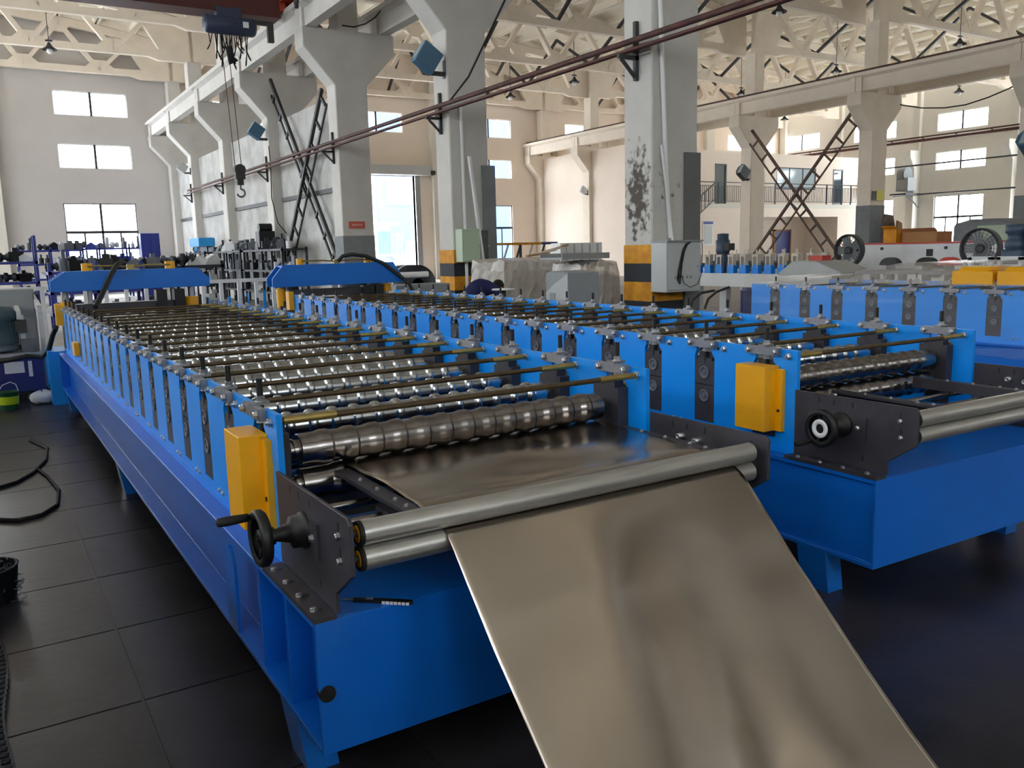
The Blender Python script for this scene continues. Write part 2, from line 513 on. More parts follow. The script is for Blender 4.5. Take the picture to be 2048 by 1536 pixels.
# roof trusses: concrete chords and web members, dark steel tie plates between
def truss(xs, xe, y, lod=0):
    t = struct('roof_truss', loc=(xs, y, 0)); L = xe - xs; th = .24; n = 7

    def ztop(x): q = abs(x / L - .5) * 2; return 12.35 - 1.05 * q ** 2
    zb = 9.98
    obj('bottom_chord', B().prism([(-.1, 9.72), (1.3, 9.72), (1.7, 9.85), (L - 1.7, 9.85), (L - 1.3, 9.72), (L + .1, 9.72), (L + .1, 10.3), (L - 1.6, 10.12), (1.6, 10.12), (-.1, 10.3)], 'y', 0, th), 'concrete_cream', t)
    K = 12; top = [(L * k / K, ztop(L * k / K)) for k in range(K + 1)]
    obj('top_chord', B().prism([(x, z - .22) for x, z in top] + [(x, z + .12) for x, z in reversed(top)], 'y', 0, th), 'concrete_cream', t)
    for e in (0, 1):
        a = 0 if e == 0 else L; s = 1 if e == 0 else -1
        obj('end_gusset', B().prism([(a - s * .1, 9.72), (a + s * 1.1, 9.9), (a + s * 1.9, 11.25), (a - s * .1, 11.35)], 'y', 0.005, th - .005), 'concrete_cream', t)
    P = L / n; up = True
    for k in range(n):
        xb = P * k; xm = P * (k + .5); xe2 = P * (k + 1)
        for p, q in (((xb, zb), (xm, ztop(xm) - .1)), ((xm, ztop(xm) - .1), (xe2, zb))):
            if (k == 0 and p[0] == 0) or (k == n - 1 and q[0] > L - .1): continue
            obj('web_member', B().bar((p[0], th / 2, p[1]), (q[0], th / 2, q[1]), .26, .17), 'concrete_cream', t)
        # gusset fillets at the nodes
        obj('node_plate', B().prism([(xm - .55, ztop(xm) - .15), (xm - .2, ztop(xm) - .5), (xm + .2, ztop(xm) - .5), (xm + .55, ztop(xm) - .15)], 'y', .004, th - .004), 'concrete_cream', t)
        if k: obj('node_plate', B().prism([(xb - .6, 10.1), (xb - .25, 10.42), (xb + .25, 10.42), (xb + .6, 10.1)], 'y', .004, th - .004), 'concrete_cream', t)
    return t


tr0 = truss(0, 21.0, 0)
trs = []
for xs, ys in ((-12.3, YA), (8.75, YA), (29.75, YBn)):
    for k, y in enumerate(ys):
        if y < 2: continue
        if not trs: o = tr0; o.location = (xs, y + .2, 0)
        else: o = copy_tree(tr0, (xs, y + .2, 0))
        trs.append(o)
# longitudinal steel braces between the trusses, the dark lines of the picture
for xs in (8.75, 29.75):
    ys = YA if xs < 20 else YBn
    for k in range(4, 9):
        y0, y1 = ys[k] + .3, ys[k + 1] + .3
        for fx in (4, 11, 17):
            q = abs(fx / 21 - .5) * 2; zt = 12.2 - 1.05 * q ** 2
            t = struct('roof_brace', loc=(xs + fx, y0, 0)); L = y1 - y0
            obj('brace_bar', B().bar((0, 0, 10.1), (0, L / 2, zt), .11), 'iron', t)
            obj('brace_bar', B().bar((0, L / 2, zt), (0, L, 10.1), .11), 'iron', t)

# roof: ribbed precast panels laid side by side along each bay
for bi, (xs, ys) in enumerate(((-12.3, YA), (8.75, YA), (29.75, YBn))):
    ce = struct('ceiling', loc=(xs, 0, 0))
    obj('roof_deck', B().prism([(x * 1.5, 13.0 - 1.05 * (abs(x / 14 - .5) * 2) ** 2) for x in range(15)] + [(x * 1.5, 12.9 - 1.05 * (abs(x / 14 - .5) * 2) ** 2) for x in range(14, -1, -1)], 'y', YB, YF + .2), 'roof_white', ce)
    pl = {}
    for k, y in enumerate(ys[:-1]):
        y1 = ys[k + 1]; L = round(y1 - y, 2)
        if y < 2: continue
        if L not in pl:
            m = B().box(.02, .02, .28, 1.48, L - .02, .32)
            for a in (.02, 1.36): m.prism([(a + .02, 0), (a + .10, 0), (a + .12, .28), (a, .28)], 'y', .02, L - .02)
            m.box(.1, L / 2 - .04, .10, 1.4, L / 2 + .04, .28)
            m.box(.1, .02, .02, 1.4, .12, .28); m.box(.1, L - .12, .02, 1.4, L - .02, .28)
            pl[L] = m.mesh('roof_panel', 'roof_white')
        for i in range(14):
            xa_ = i * 1.5; za = 12.47 - 1.05 * (abs(xa_ / 21 - .5) * 2) ** 2; zb2 = 12.47 - 1.05 * (abs((xa_ + 1.5) / 21 - .5) * 2) ** 2
            put('roof_panel', pl[L], ce, (xa_, y + .3, za), (0, -math.atan2(zb2 - za, 1.5), 0))

# infill wall under the first runway, from the fifth column to the far wall
for k in (5, 6, 7, 8):
    struct('partition_wall', B().box(8.62, YA[k] + .62, 0, 8.86, YA[k + 1], 5.77), 'concrete_rough')
struct('partition_wall', B().box(8.62, YA[9] + .62, 0, 8.86, YF, 5.77), 'concrete_rough')
for k in (7, 8):
    struct('partition_wall', B().box(29.5, YBn[k] + .62, 0, 29.75, YBn[k + 1], 6.82), 'wall_cream')
# steel tie rail along the infill wall
for k in (5, 6, 7, 8):
    tag(obj('wall_rail', B().box(-.05, .3, -.06, .05, YA[k + 1] - YA[k] - .6, .06), 'iron', None, (8.57, YA[k] + .35, 3.32)), 'dark steel rail bolted across the %s rough wall panel behind the columns' % ['nearest', 'second', 'third', 'farthest'][k - 5], 'rail', 'steel rails across the rough wall panels')

# office block on two floors in the right bay
ob = struct('partition_wall', loc=(0, 0, 0))
m = B()
for p, q, a, b in wall_mesh(34.2, 50.2, 0, 3.6, [(40.4, 47.2, 0, 3.1)]): m.box(p, 36, a, q, 36.2, b)
m.box(40.2, 38.6, 0, 47.4, 38.8, 3.5); m.box(40.2, 36.2, 0, 40.4, 38.6, 3.5); m.box(47.2, 36.2, 0, 47.4, 38.6, 3.5)
obj('lower_wall', m, 'wall_cream', ob)
obj('mezzanine_slab', B().box(34.2, 36.0, 3.6, 51, 43.9, 3.86), 'wall', ob)
up_h = [(37.6, 38.55, 3.86, 6.25), (42.9, 46.6, 4.85, 6.2), (48.3, 49.3, 3.86, 6.2)]
m = B()
for p, q, a, b in wall_mesh(34.2, 51, 3.86, 7.0, up_h): m.box(p, 37.3, a, q, 37.5, b)
m.box(34.2, 37.5, 6.9, 51, 43.9, 7.0)
obj('upper_wall', m, 'wall_cream', ob)
obj('side_wall', B().box(34.2, 37.5, 0, 34.4, 43.9, 7.0), 'wall_cream', ob)
d2 = struct('door_2', loc=(37.6, 37.28, 3.86)); obj('door_frame', B().box(0, 0, 0, .1, .15, 2.39).box(.85, 0, 0, .95, .15, 2.39).box(0, 0, 2.3, .95, .15, 2.39), 'door_green', d2); obj('door_leaf', B().box(.1, .05, 0, .85, .1, 2.3), 'door_green', d2)
d3 = struct('door_3', loc=(48.3, 37.28, 3.86)); obj('door_frame', B().box(0, 0, 0, .08, .15, 2.34).box(.92, 0, 0, 1, .15, 2.34).box(0, 0, 2.26, 1, .15, 2.34), 'door_green', d3); obj('door_leaf', B().box(.08, .05, 0, .92, .1, 2.26), 'window_dark', d3)
wi = struct('window_90', loc=(42.9, 37.35, 4.85)); obj('window_frame', B().box(0, -.03, 0, 3.7, .03, .06).box(0, -.03, 1.29, 3.7, .03, 1.35).box(0, -.03, 0, .06, .03, 1.35).box(3.64, -.03, 0, 3.7, .03, 1.35).box(1.2, -.03, 0, 1.26, .03, 1.35).box(2.45, -.03, 0, 2.51, .03, 1.35), 'frame_dark', wi)
for k in range(3): obj('pane', B().box(.06 + k * 1.23, -.004, .06, 1.2 + k * 1.24, .004, 1.29), 'glass_grey', wi)
d4 = struct('door_4', loc=(44.3, 38.5, 0)); obj('door_leaf', B().box(0, 0, 0, 1.4, .08, 2.3), 'tank_blue', d4); obj('door_frame', B().box(-.15, -.02, 0, 0, .1, 2.4).box(1.4, -.02, 0, 1.5, .1, 2.4).box(-.15, -.02, 2.3, 1.5, .1, 2.4), 'cardboard', d4)
# mezzanine railing
t = thing('guard_railing', 'dark metal guard railing along the edge of the upper office floor', 'railing', (34.3, 36.08, 3.86))
obj('top_rail', B().box(0, -.03, 1.19, 16.6, .03, 1.24).box(0, -.015, 1.0, 16.6, .015, 1.03).box(0, -.015, .12, 16.6, .015, .15), 'frame_dark', t)
pm = B().box(-.035, -.03, 0, .035, .03, 1.22).mesh('post', 'frame_dark')
for k in range(8): put('post', pm, t, (k * 2.37, 0, 0))
bmm = B().box(-.012, -.012, .13, .012, .012, 1.02).mesh('baluster', 'frame_dark')
for k in range(110):
    put('baluster', bmm, t, (.07 + k * .15, 0, 0))
st_ = thing('staircase', 'steel staircase with dark rail at the left end of the office block', 'stairs', (34.3, 35.9, 3.86))
for k in range(19): obj('tread', B().box(-.24 - k * .24, .15, -.2 - k * .2, -.0 - k * .24, 1.0, -.16 - k * .2), 'iron', st_)
obj('stringer', B().bar((0, .15, -.18), (-4.6, .15, -3.86), .05, .2).bar((0, 1.0, -.18), (-4.6, 1.0, -3.86), .05, .2), 'iron', st_)
t = st_
obj('hand_rail', B().bar((1.9, 0, 1.15), (-.6, 0, -.55), .06).bar((1.9, 0, .25), (-.3, 0, -1.3), .04), 'frame_dark', t)
for k in range(8): obj('baluster', B().bar((1.7 - k * .28, 0, 1.0 - k * .19), (1.7 - k * .28, 0, .12 - k * .19), .03), 'frame_dark', t)

# outside, seen through the far doorway
struct('exterior_ground', B().box(-30, YF + .3, -.3, 90, 110, -.02), 'outside_ground')
e = thing('outside_building', 'pale blue building with windows seen through the far doorway', 'building', (26.0, 62, 0))
obj('wall', B().box(1.05, 0, 0, 16, 8, 14), 'outside_blue', e)
obj('white_wing', B().box(-9, 1, 0, 1.05, 8, 10), 'outside_white', e)
for k, (x, z, ww, hh) in enumerate(((1.5, 5.2, 2.7, 1.9), (1.7, .6, 1.0, 2.4), (5.2, 5.2, 2.7, 1.9))):
    wf = obj('window', B().box(x, -.08, z, x + ww, 0, z + hh), 'frame_white', e); obj('pane', B().box(x + .12, -.1, z + .12, x + ww / 2 - .05, -.07, z + hh - .12).box(x + ww / 2 + .05, -.1, z + .12, x + ww - .12, -.07, z + hh - .12), 'window_dark', wf)
obj('entrance_canopy', B().box(-1.5, -2.2, 3.6, 1.4, 0, 3.8).box(-.2, -1.2, 3.2, 1.2, 0, 3.6), 'outside_white', e)
obj('entrance_door', B().box(2.9, -.1, 0, 3.9, 0, 2.4), 'frame_white', e)
for k, (x, y) in enumerate(((22.2, 52.5), (25.4, 55.5))):
    t = thing('car', ['white car parked outside the doorway, nearer to the left jamb', 'white car parked outside the doorway, nearer to the right jamb'][k], 'car', (x, y, 0), .35, 'white cars parked outside')
    obj('body', B().prism([(-2.1, .35), (2.1, .35), (2.15, .8), (1.5, .95), (.9, 1.42), (-1.0, 1.45), (-1.7, 1.0), (-2.1, .9)], 'y', -.85, .85), 'car_white', t, bevel=.06)
    obj('side_window', B().prism([(-1.35, 1.0), (1.25, 1.0), (.8, 1.34), (-.9, 1.36)], 'y', -.87, -.855), 'window_dark', t)
    for wx in (-1.3, 1.3):
        for wy in (-.8, .62): obj('wheel', B().cyl((wx, wy, .33), (wx, wy + .18, .33), .33, 16), 'rubber', t)

# ================================================================== ROLL FORMING MACHINES
ZT, ZU, ZL = 1.095, .925, .80          # plate top, upper and lower roll axes
RIDGE = .0945


def roll_profile(W, amp, r0, phase, chrome):
    """(distance, radius) list of a ridged roll between the bearing blocks"""
    L = W - .13; p = [(0, .03), (.012, .03), (.012, r0 * .62), (.03, r0 * .62), (.03, r0 - .006), (.033, r0 - .003), (.05, r0 - .003)]
    x = .055 + phase
    p.append((x - .002, r0 - .003))
    while x + RIDGE < L - .05:
        if chrome:
            p += [(x, r0 - amp), (x + .052, r0 - amp), (x + .060, r0 + amp * .5), (x + .068, r0 + amp), (x + .078, r0 + amp), (x + .086, r0 + amp * .5), (x + .0925, r0 - amp)]
        else:
            p += [(x, r0 - amp), (x + .034, r0 - amp), (x + .058, r0 + amp), (x + .084, r0 + amp)]
        x += RIDGE
    p += [(x, r0 - .003), (L - .03, r0 - .003), (L - .03, r0 * .62), (L - .012, r0 * .62), (L - .012, .03), (L, .03)]
    return p


def hexb(mb, p, d, rr, h):
    p = Vector(p); d = Vector(d); mb.lathe(p, d, [(0, rr * 1.25), (.003, rr * 1.25), (.003, rr), (h, rr), (h + .002, rr * .7)], 6, False)
    return mb


def machine(name, label, loc, rz, Win, n, pitch, near_detail=True, entry=True, film=False):
    T = thing(name, label, 'machine', loc, rz); near_wheel = label.startswith('nearest'); ins = .085 if near_wheel else .022
    xl = .075; xr = xl + .02 + Win; BW = xr + .115; y0 = .50; Lp = pitch * n + .13; Y1 = y0 + Lp
    ys = [y0 + .20 + pitch * k for k in range(n)]
    # ---- base: C beams left and right, end plates, deck
    b = thing_part('base_frame', T)
    for s in (0, 1):
        def X(v): return v if s == 0 else BW - v
        poly = [(X(0), .575), (X(0), .595), (X(.14), .595), (X(.14), .2), (X(0), .2), (X(0), .218), (X(ins), .218), (X(ins), .575)]
        obj('side_beam', B().prism(poly, 'y', .012, Y1 + .05), 'blue_shaded', b, bevel=.002)
        for yy in ((.30, .60) if near_wheel else ()):
            obj('stiffener', B().prism([(X(.01), .575), (X(.086), .575), (X(.086), .218), (X(.01), .218)], 'y', yy, yy + .012), 'blue_shaded', b)
        for k in range(3 if n < 30 else 2):
            yy = .25 + k * (Lp - .2) / 2
            obj('leg', B().prism([(X(.10), .2), (X(.0), .2), (X(.03), 0), (X(.13), 0)][::1], 'y', yy, yy + .16) if True else None, 'blue_dark', b)
    obj('front_plate', B().box(0, 0, .2, BW, .012, .595), 'blue_shaded', b, bevel=.0015)
    obj('back_plate', B().box(0, Y1 + .05, .2, BW, Y1 + .062, .595), 'blue_shaded', b)
    obj('deck', B().box(.12, .012, .583, BW - .12, .60, .594), 'blue_shaded', b)
    m = B()
    for k in range(int(Lp / .9)): m.box(.14, .9 + k * .9, .40, BW - .14, .98 + k * .9, .56)
    obj('cross_beam', m, 'blue_shaded', b)
    obj('drip_tray', B().box(.14, .6, .42, BW - .14, Y1, .43), 'black', b)
    if near_detail:
        if near_wheel: obj('hook_eye', B().cyl((.022, -.006, .385), (.022, .02, .385), .024, 16), 'black', b)
        for s in (0, 1):
            xx = .0 if s == 0 else BW - .012
            obj('lifting_lug', B().prism([(.98 + .07 * math.cos(q * PI / 8), .45 + .09 * math.sin(q * PI / 8)) for q in range(9)] + [(.91, .22), (1.05, .22)], 'x', xx, xx + .012), 'blue_shaded', b)
    # ---- side plates with open slots for the bearing blocks
    hw = .074
    for s, xo in ((0, xl), (1, xr)):
        poly = [(y0, .60), (y0, ZT)]
        for y in ys:
            poly += [(y - hw + .022, ZT), (y - hw + .022, ZT - .06), (y - hw, ZT - .085), (y - hw, .66), (y + hw, .66), (y + hw, ZT - .06 - .02), (y + hw - .012, ZT - .06), (y + hw - .012, ZT)]
        poly += [(Y1, ZT), (Y1, .60)]
        sp = obj('side_plate', B().prism(poly, 'x', xo, xo + .02), 'blue', T)
        m = B()
        m.box(xo - .005, y0, .595, xo + .06, Y1, .612) if s == 0 else m.box(xo - .04, y0, .595, xo + .025, Y1, .612)
        obj('foot_strip', m, 'blue', sp)
        sx = -1; fx = xo
        # bearing blocks, caps, studs, bolts (meshes shared by all stations)
        key = (round(pitch, 3), s)
        blk = B().box(.0015, -hw + .001, .002, .034, hw - .001, .198).mesh('bearing_block', 'dark_steel')
        blk2 = B().box(.0015, -hw + .001, .002, .034, hw - .001, .13).box(.004, -.05, .13, .03, .05, .145).mesh('bearing_block', 'dark_steel')
        blk_in = B().box(.02, -.085, .72, .075, .085, 1.005).box(.02, -.06, 1.005, .07, .06, 1.035).mesh('inner_block', 'dark_steel')
        face = B().lathe((-.016, 0, 0), (-1, 0, 0), [(0, .034), (.004, .034), (.004, .026), (-.002, .026), (-.002, .012), (.006, .010)], 20).mesh('shaft_end', 'part_grey')
        cap = B().box(-.026, -.1, -.002, -.0015, .1, .036).box(-.026, -.022, .036, .036, .022, .046)
        cap = cap.mesh('clamp_bar', 'cap_steel')
        bolts = hexb(B(), (-.028, 0, .016), (-1, 0, 0), .0125, .012).mesh('clamp_bolt', 'zinc')
        sb = hexb(B(), (.01, 0, .0), (0, 0, 1), .016, .018).mesh('stud_nut', 'zinc')
        std = B().cyl((.01, 0, -.09), (.01, 0, .125), .0105, 10).mesh('stud', 'black')
        nut = hexb(B().cyl((-.022, 0, 0), (0, 0, 0), .008, 8), (0, 0, 0), (-1, 0, 0), .015, .012).mesh('rod_nut', 'zinc')
        hole = B().cyl((-.001, 0, 0), (.0215, 0, 0), .0085, 12).mesh('bolt_hole', 'black')
        fb = hexb(B(), (0, 0, .022), (-1, 0, 0), .009, .008).mesh('foot_bolt', 'zinc')
        for k, y in enumerate(ys):
            bb = put('bearing_block', blk, T, (xo, y, .66)); put('shaft_end', face, bb, (.0155, 0, ZL - .66))
            bb = put('bearing_block', blk2, T, (xo, y, .86)); put('shaft_end', face, bb, (.0155, 0, ZU - .86))
            put('inner_block', blk_in, T, (xo + (0 if s == 0 else -.075), y, 0))
            cc = put('clamp_bar', cap, T, (xo, y, ZT - .03)); put('clamp_bolt', bolts, cc, (0, -.085, 0)); put('clamp_bolt', bolts, cc, (0, .085, 0)); put('stud', std, cc); put('stud_nut', sb, cc, (0, 0, .046)); put('stud_nut', sb, cc, (0, 0, -.026))
            put('foot_bolt', fb, sp, (xo, y + pitch / 2 - .03, .625)); put('foot_bolt', fb, sp, (xo, y + pitch / 2 + .03, .625))
            put('rod_nut', nut, sp, (xo, y - .145, ZT - .032))
            if k % 4 == 1: put('bolt_hole', hole, sp, (xo, y - .10, ZT - .034))
    # ---- tie rods and rolls
    rod = B().cyl((0, 0, 0), (Win + .0, 0, 0), .0108, 10).mesh('tie_rod', 'rod')
    slv = B().cyl((0, 0, 0), (.18, 0, 0), .0132, 10).mesh('threaded_end', 'brass')
    wsh = B().lathe((Win - .012, 0, 0), (1, 0, 0), [(0, .018), (.01, .018)], 6, False).mesh('washer_nut', 'zinc')
    W = Win - .02
    sets = []
    for a, ch in ((.003, 0), (.0055, 1), (.0075, 1), (.0095, 1)):
        mt = 'chrome' if ch else 'roll_steel'
        seg = 48
        up = B().lathe((0, 0, 0), (1, 0, 0), roll_profile(W, a, .0595 if ch == 0 else .0555, 0, ch), seg).mesh('upper_roll', mt)
        lo = B().lathe((0, 0, 0), (1, 0, 0), roll_profile(W, a, .0595 if ch == 0 else .0555, RIDGE / 2, ch), seg).mesh('lower_roll', mt)
        sets.append((up, lo))
    for me in {q for st_ in sets for q in st_}:
        me.set_sharp_from_angle(angle=math.radians(8.6))
    for k, y in enumerate(ys):
        rr = put('tie_rod', rod, T, (xl + .02, y - .145, ZT - .032)); put('threaded_end', slv, rr, (Win - .2, 0, 0)); (put('threaded_end', slv, rr, (.02, 0, 0)) if k == 0 else None); put('washer_nut', wsh, rr)
        up, lo = sets[0 if k == 0 else 1 if k < 3 else 2 if k < 8 else 3]
        put('upper_roll', up, T, (xl + .02 + .075, y, ZU)); put('lower_roll', lo, T, (xl + .02 + .075, y, ZL))
    # ---- yellow chain guards
    if near_detail:
        for s in (0, 1):
            g = B()
            x0, x1 = (xl - .096, xl) if s == 0 else (xr + .02, xr + .116)
            g.box(x0, y0 + .11, .70, x1, y0 + .30, 1.015)
            go = obj('chain_guard', g, 'yellow', T, bevel=.002)
            obj('guard_flange', B().box(x1 - .022 if s == 0 else x0, y0 + .07, .70, x1 if s == 0 else x0 + .022, y0 + .112, 1.0), 'yellow', go)
            obj('guard_screw', B().cyl((x1 - .026, y0 + .09, .80), (x1 - .018, y0 + .09, .80), .008, 10), 'black', go)
        obj('chain_guard', B().box(xl - .07, Y1 - .02, .90, xl - .005, Y1 + .12, 1.13), 'yellow', T, bevel=.002)
    if near_wheel: obj('control_tag', B().box(xl - .05, Y1 - 1.55, .71, xl - .004, Y1 - 1.35, .83), 'yellow', T)
    # ---- entry table
    if entry:
        for s in (0, 1):
            x0 = xl - .012 if s == 0 else xr + .02
            poly = [(-.12, .916), (.50, .913), (.50, .61), (.0, .61), (.0, .667), (-.135, .76), (-.135, .90)]
            ep = obj('entry_plate', B().prism(poly, 'x', x0, x0 + .012), 'dark_steel', T, bevel=.0015)
            fx0, fx1 = (x0 - .066, x0) if s == 0 else (x0 + .012, x0 + .078)
            obj('foot_plate', B().box(fx0, 0, .595, fx1, .50, .609), 'dark_steel', ep)
            sl = B()
            for q in range(4):
                yy = .06 + q * .125; xc = (fx0 + fx1) / 2
                sl.box(fx0 + .008, yy - .006, .6091, fx1 - .02, yy + .006, .6096)
            obj('foot_slot', sl, 'black', ep)
            for q in range(4):
                yy = .06 + q * .125
                obj('foot_bolt', hexb(B(), (fx0 + .02, yy, .609), (0, 0, 1), .010, .008), 'zinc', ep)
            sx = -1 if s == 0 else -1
            xf = x0 if s == 0 else x0
            for (yy, zz) in ((-.055, .851), (-.06, .782)):
                obj('axle_bolt', hexb(B(), (xf, yy, zz), (-1, 0, 0), .009, .010), 'zinc', ep)
            sm = B()
            for (yy, zz) in ((-.055, .875), (-.06, .806), (.12, .66), (.28, .885), (.18, .885), (.36, .885)):
                sm.box(xf - .0006, yy - .004, zz - .013, xf + .0126, yy + .004, zz + .013)
            obj('slot', sm, 'black', ep)
            if s == 1:
                for (yy, zz) in ((.30, .846), (.21, .842)):
                    obj('socket_bolt', B().lathe((xf, yy, zz), (-1, 0, 0), [(0, .013), (.03, .013), (.03, .007), (.022, .007)], 14), 'zinc', ep)
                obj('clamp_bracket', B().box(xf - .05, .08, .80, xf, .2, .812), 'dark_steel', ep)
        # handwheel
        hy, hz = .235, .79
        hwo = obj('handwheel', B().lathe((xl - .155, hy, hz), (1, 0, 0), [(0, .060), (-.006, .076), (.002, .084), (.020, .084), (.028, .076), (.024, .062), (.020, .05), (.020, .022)], 40, caps=False).lathe((xl - .150, hy, hz), (1, 0, 0), [(0, .0), (0, .026), (.045, .026)], 24), 'black', T)
        for q in range(5):
            an = q * 2 * PI / 5
            obj('spoke', B().bar((xl - .138, hy + math.cos(an) * .02, hz + math.sin(an) * .02), (xl - .142, hy + math.cos(an) * .07, hz + math.sin(an) * .07), .018, .008, up=(1, 0, 0)), 'black', hwo)
        if near_wheel:
            obj('hub_cap', B().cyl((xl - .156, hy, hz), (xl - .15, hy, hz), .012, 16), 'black', hwo)
        else:
            obj('hub_ring', B().lathe((xl - .1505, hy, hz), (-1, 0, 0), [(0, .021), (0, .041), (.006, .041), (.006, .021), (0, .021)], 32, caps=False), 'label_white', hwo)
            obj('hub_cap', B().cyl((xl - .1505, hy, hz), (xl - .153, hy, hz), .021, 24).cyl((xl - .153, hy, hz), (xl - .157, hy, hz), .008, 16), 'black', hwo)
        hq = (hy + .045, hz + .055) if label.startswith('nearest') else (hy + .045, hz - .062)
        obj('crank_handle', B().lathe((xl - .15, hq[0], hq[1]), (-1, 0, 0), [(0, .008), (.012, .008), (.014, .012), (.075, .0145), (.10, .013), (.104, .008)], 16), 'rubber', hwo)
        obj('indicator_dial', B().lathe((xl - .012, hy, hz), (-1, 0, 0), [(0, .056), (.012, .056), (.012, .050), (.042, .048), (.048, .030), (.075, .022), (.12, .012)], 28), 'black', hwo)
        obj('bearing_flange', B().box(xl - .020, hy - .13, hz - .06, xl - .012, hy - .065, hz + .05), 'dark_steel', T)
        obj('flange_bolt', hexb(B(), (xl - .020, hy - .09, hz - .0), (-1, 0, 0), .010, .009), 'zinc', T)
        # feed rolls with black rims and yellow bearings
        for zz in (.8575, .7875):
            fr = obj('feed_roll', B().lathe((xl + .035, -.085, zz), (1, 0, 0), [(0, .0345), (xr - xl - .055, .0345)], 36, caps=True), 'feed_roll', T)
            obj('roll_rim', B().lathe((xl + .031, -.085, zz), (1, 0, 0), [(0, .020), (-.004, .024), (-.004, .034), (.004, .0352), (.008, .0352)], 36, caps=False), 'rubber', fr)
            obj('bearing', B().lathe((xl + .032, -.085, zz), (-1, 0, 0), [(0, .025), (.006, .023), (.006, .010), (.003, .008), (.003, 0)], 28, caps=False), 'yellow', fr)
            obj('axle', B().cyl((xl - .0, -.085, zz), (xl + .035, -.085, zz), .009, 12), 'iron', fr)
        # adjusting screw shafts and the two sheet guides
        for yy, zz in ((.22, .79), (.40, .79)):
            obj('guide_shaft', B().cyl((xl, yy, zz), (xr + .02, yy, zz), .013, 14), 'roll_steel', T)
        for gx, sgn in (((1.045 - .69) if film is False and label.startswith('nearest') else .52, 1), ((2.205 - .69) if label.startswith('nearest') else Win - .25, -1)):
            gd = obj('sheet_guide', B().box(gx - (.055 if sgn > 0 else 0), .03, .838, gx + (0 if sgn > 0 else .055), .62, .852).box(gx - (.012 if sgn > 0 else 0), .03, .800, gx + (0 if sgn > 0 else .012), .62, .838), 'dark_steel', T, bevel=.001)
            obj('guide_block', B().box(gx - .05 * sgn, .17, .762, gx + .01 * sgn, .27, .812), 'dark_steel', gd)
            for yy in (.08, .16, .3, .44):
                obj('guide_bolt', hexb(B(), (gx - .03 * sgn, yy, .852), (0, 0, 1), .0075, .006), 'zinc', gd)
    return T, BW, Y1


def thing_part(name, parent):
    o = bpy.data.objects.new(name, None); COL.objects.link(o); o.parent = parent; return o


M1 = (.69, 2.17); M2 = (3.13, 2.15)
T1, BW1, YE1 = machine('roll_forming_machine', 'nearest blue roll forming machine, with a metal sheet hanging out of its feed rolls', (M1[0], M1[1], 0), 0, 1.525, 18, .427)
T2, BW2, YE2 = machine('roll_forming_machine', 'middle blue roll forming machine with white-ringed handwheel and no sheet in it', (M2[0], M2[1], 0), math.radians(-1.45), 1.375, 19, .42)
T3, BW3, YE3 = machine('roll_forming_machine', 'blue roll forming machine wrapped in clear stretch film at the right', (8.10, 1.55, 0), 0, 1.45, 12, .44, near_detail=False, entry=False, film=True)

# ---- metal sheet: from the first rolls, through the feed rolls, down to the floor
path = [(2.90, .8625), (2.80, .862), (2.72, .860), (2.64, .862), (2.56, .866), (2.48, .866), (2.40, .860), (2.32, .853), (2.24, .8535), (2.18, .842), (2.13, .8265), (2.085, .8225), (2.062, .8155), (2.035, .798), (1.985, .752), (1.93, .697), (1.87, .636),
        (1.806, .566), (1.73, .492), (1.657, .419), (1.58, .343), (1.50, .267), (1.42, .195), (1.34, .127), (1.26, .072), (1.18, .035), (1.10, .015), (1.0, .006), (.85, .004), (.60, .004)]


def catmull(P, k=4):
    out = []
    for i in range(len(P) - 1):
        a, b, c, d = P[max(i - 1, 0)], P[i], P[i + 1], P[min(i + 2, len(P) - 1)]
        for j in range(k):
            t = j / k
            out.append(tuple(.5 * ((2 * b[m]) + (-a[m] + c[m]) * t + (2 * a[m] - 5 * b[m] + 4 * c[m] - d[m]) * t * t + (-a[m] + 3 * b[m] - 3 * c[m] + d[m]) * t ** 3) for m in (0, 1)))
    out.append(P[-1]); return out


pp = catmull(path, 4); nx = 60; vs = []; fs = []
dist = [0]
for a, b in zip(pp[:-1], pp[1:]): dist.append(dist[-1] + math.hypot(b[0] - a[0], b[1] - a[1]))
nip = next(i for i, p in enumerate(pp) if p[0] < 2.086)
for i, (y, z) in enumerate(pp):
    a = pp[max(i - 1, 0)]; b = pp[min(i + 1, len(pp) - 1)]; ty, tz = b[0] - a[0], b[1] - a[1]; L = math.hypot(ty, tz) or 1
    ny, nz = -tz / L, ty / L
    if nz < 0: ny, nz = -ny, -nz
    for j in range(nx + 1):
        uu = j / nx; x = 1.045 + 1.16 * uu; d = dist[i] - dist[nip]; w_ = 0
        if d > .06:
            e = min(1, (d - .06) / .25) * (1 if z > .12 else max(0, (z - .006) / .114))
            w_ = e * (.022 * math.sin(2.2 * PI * (uu - .15) + d * 1.9) * (1 - .5 * uu) + .005 * math.sin(5.1 * uu * PI + 2.1 * d + .7))
            # creased dent low on the sheet
            du = (uu - .52) / .20; dv = (d - .98) / .16
            w_ -= .020 * math.exp(-(du * du + dv * dv)) * e
            du = (uu - .60 + (d - 1.0) * .5) / .035; dv = (d - 1.02) / .07
            w_ += .010 * math.exp(-(du * du + dv * dv)) * e
        elif d < -.10:
            e = min(1, (-d - .10) / .15) * min(1, max(0, (2.80 - y) / .25))
            w_ = e * (.007 * math.sin(PI * (uu - .05) * 1.0 + .6) + .0035 * math.sin(9 * y + 7 * uu) + .002 * math.sin(17 * uu + 5 * y))
        vs.append((x, y + ny * w_, z + nz * w_))
for i in range(len(pp) - 1):
    for j in range(nx):
        q = i * (nx + 1) + j; fs.append((q, q + 1, q + nx + 2, q + nx + 1))
mb = B(); mb.add(vs, fs, True)
sh = obj('metal_sheet', mb, 'sheet')
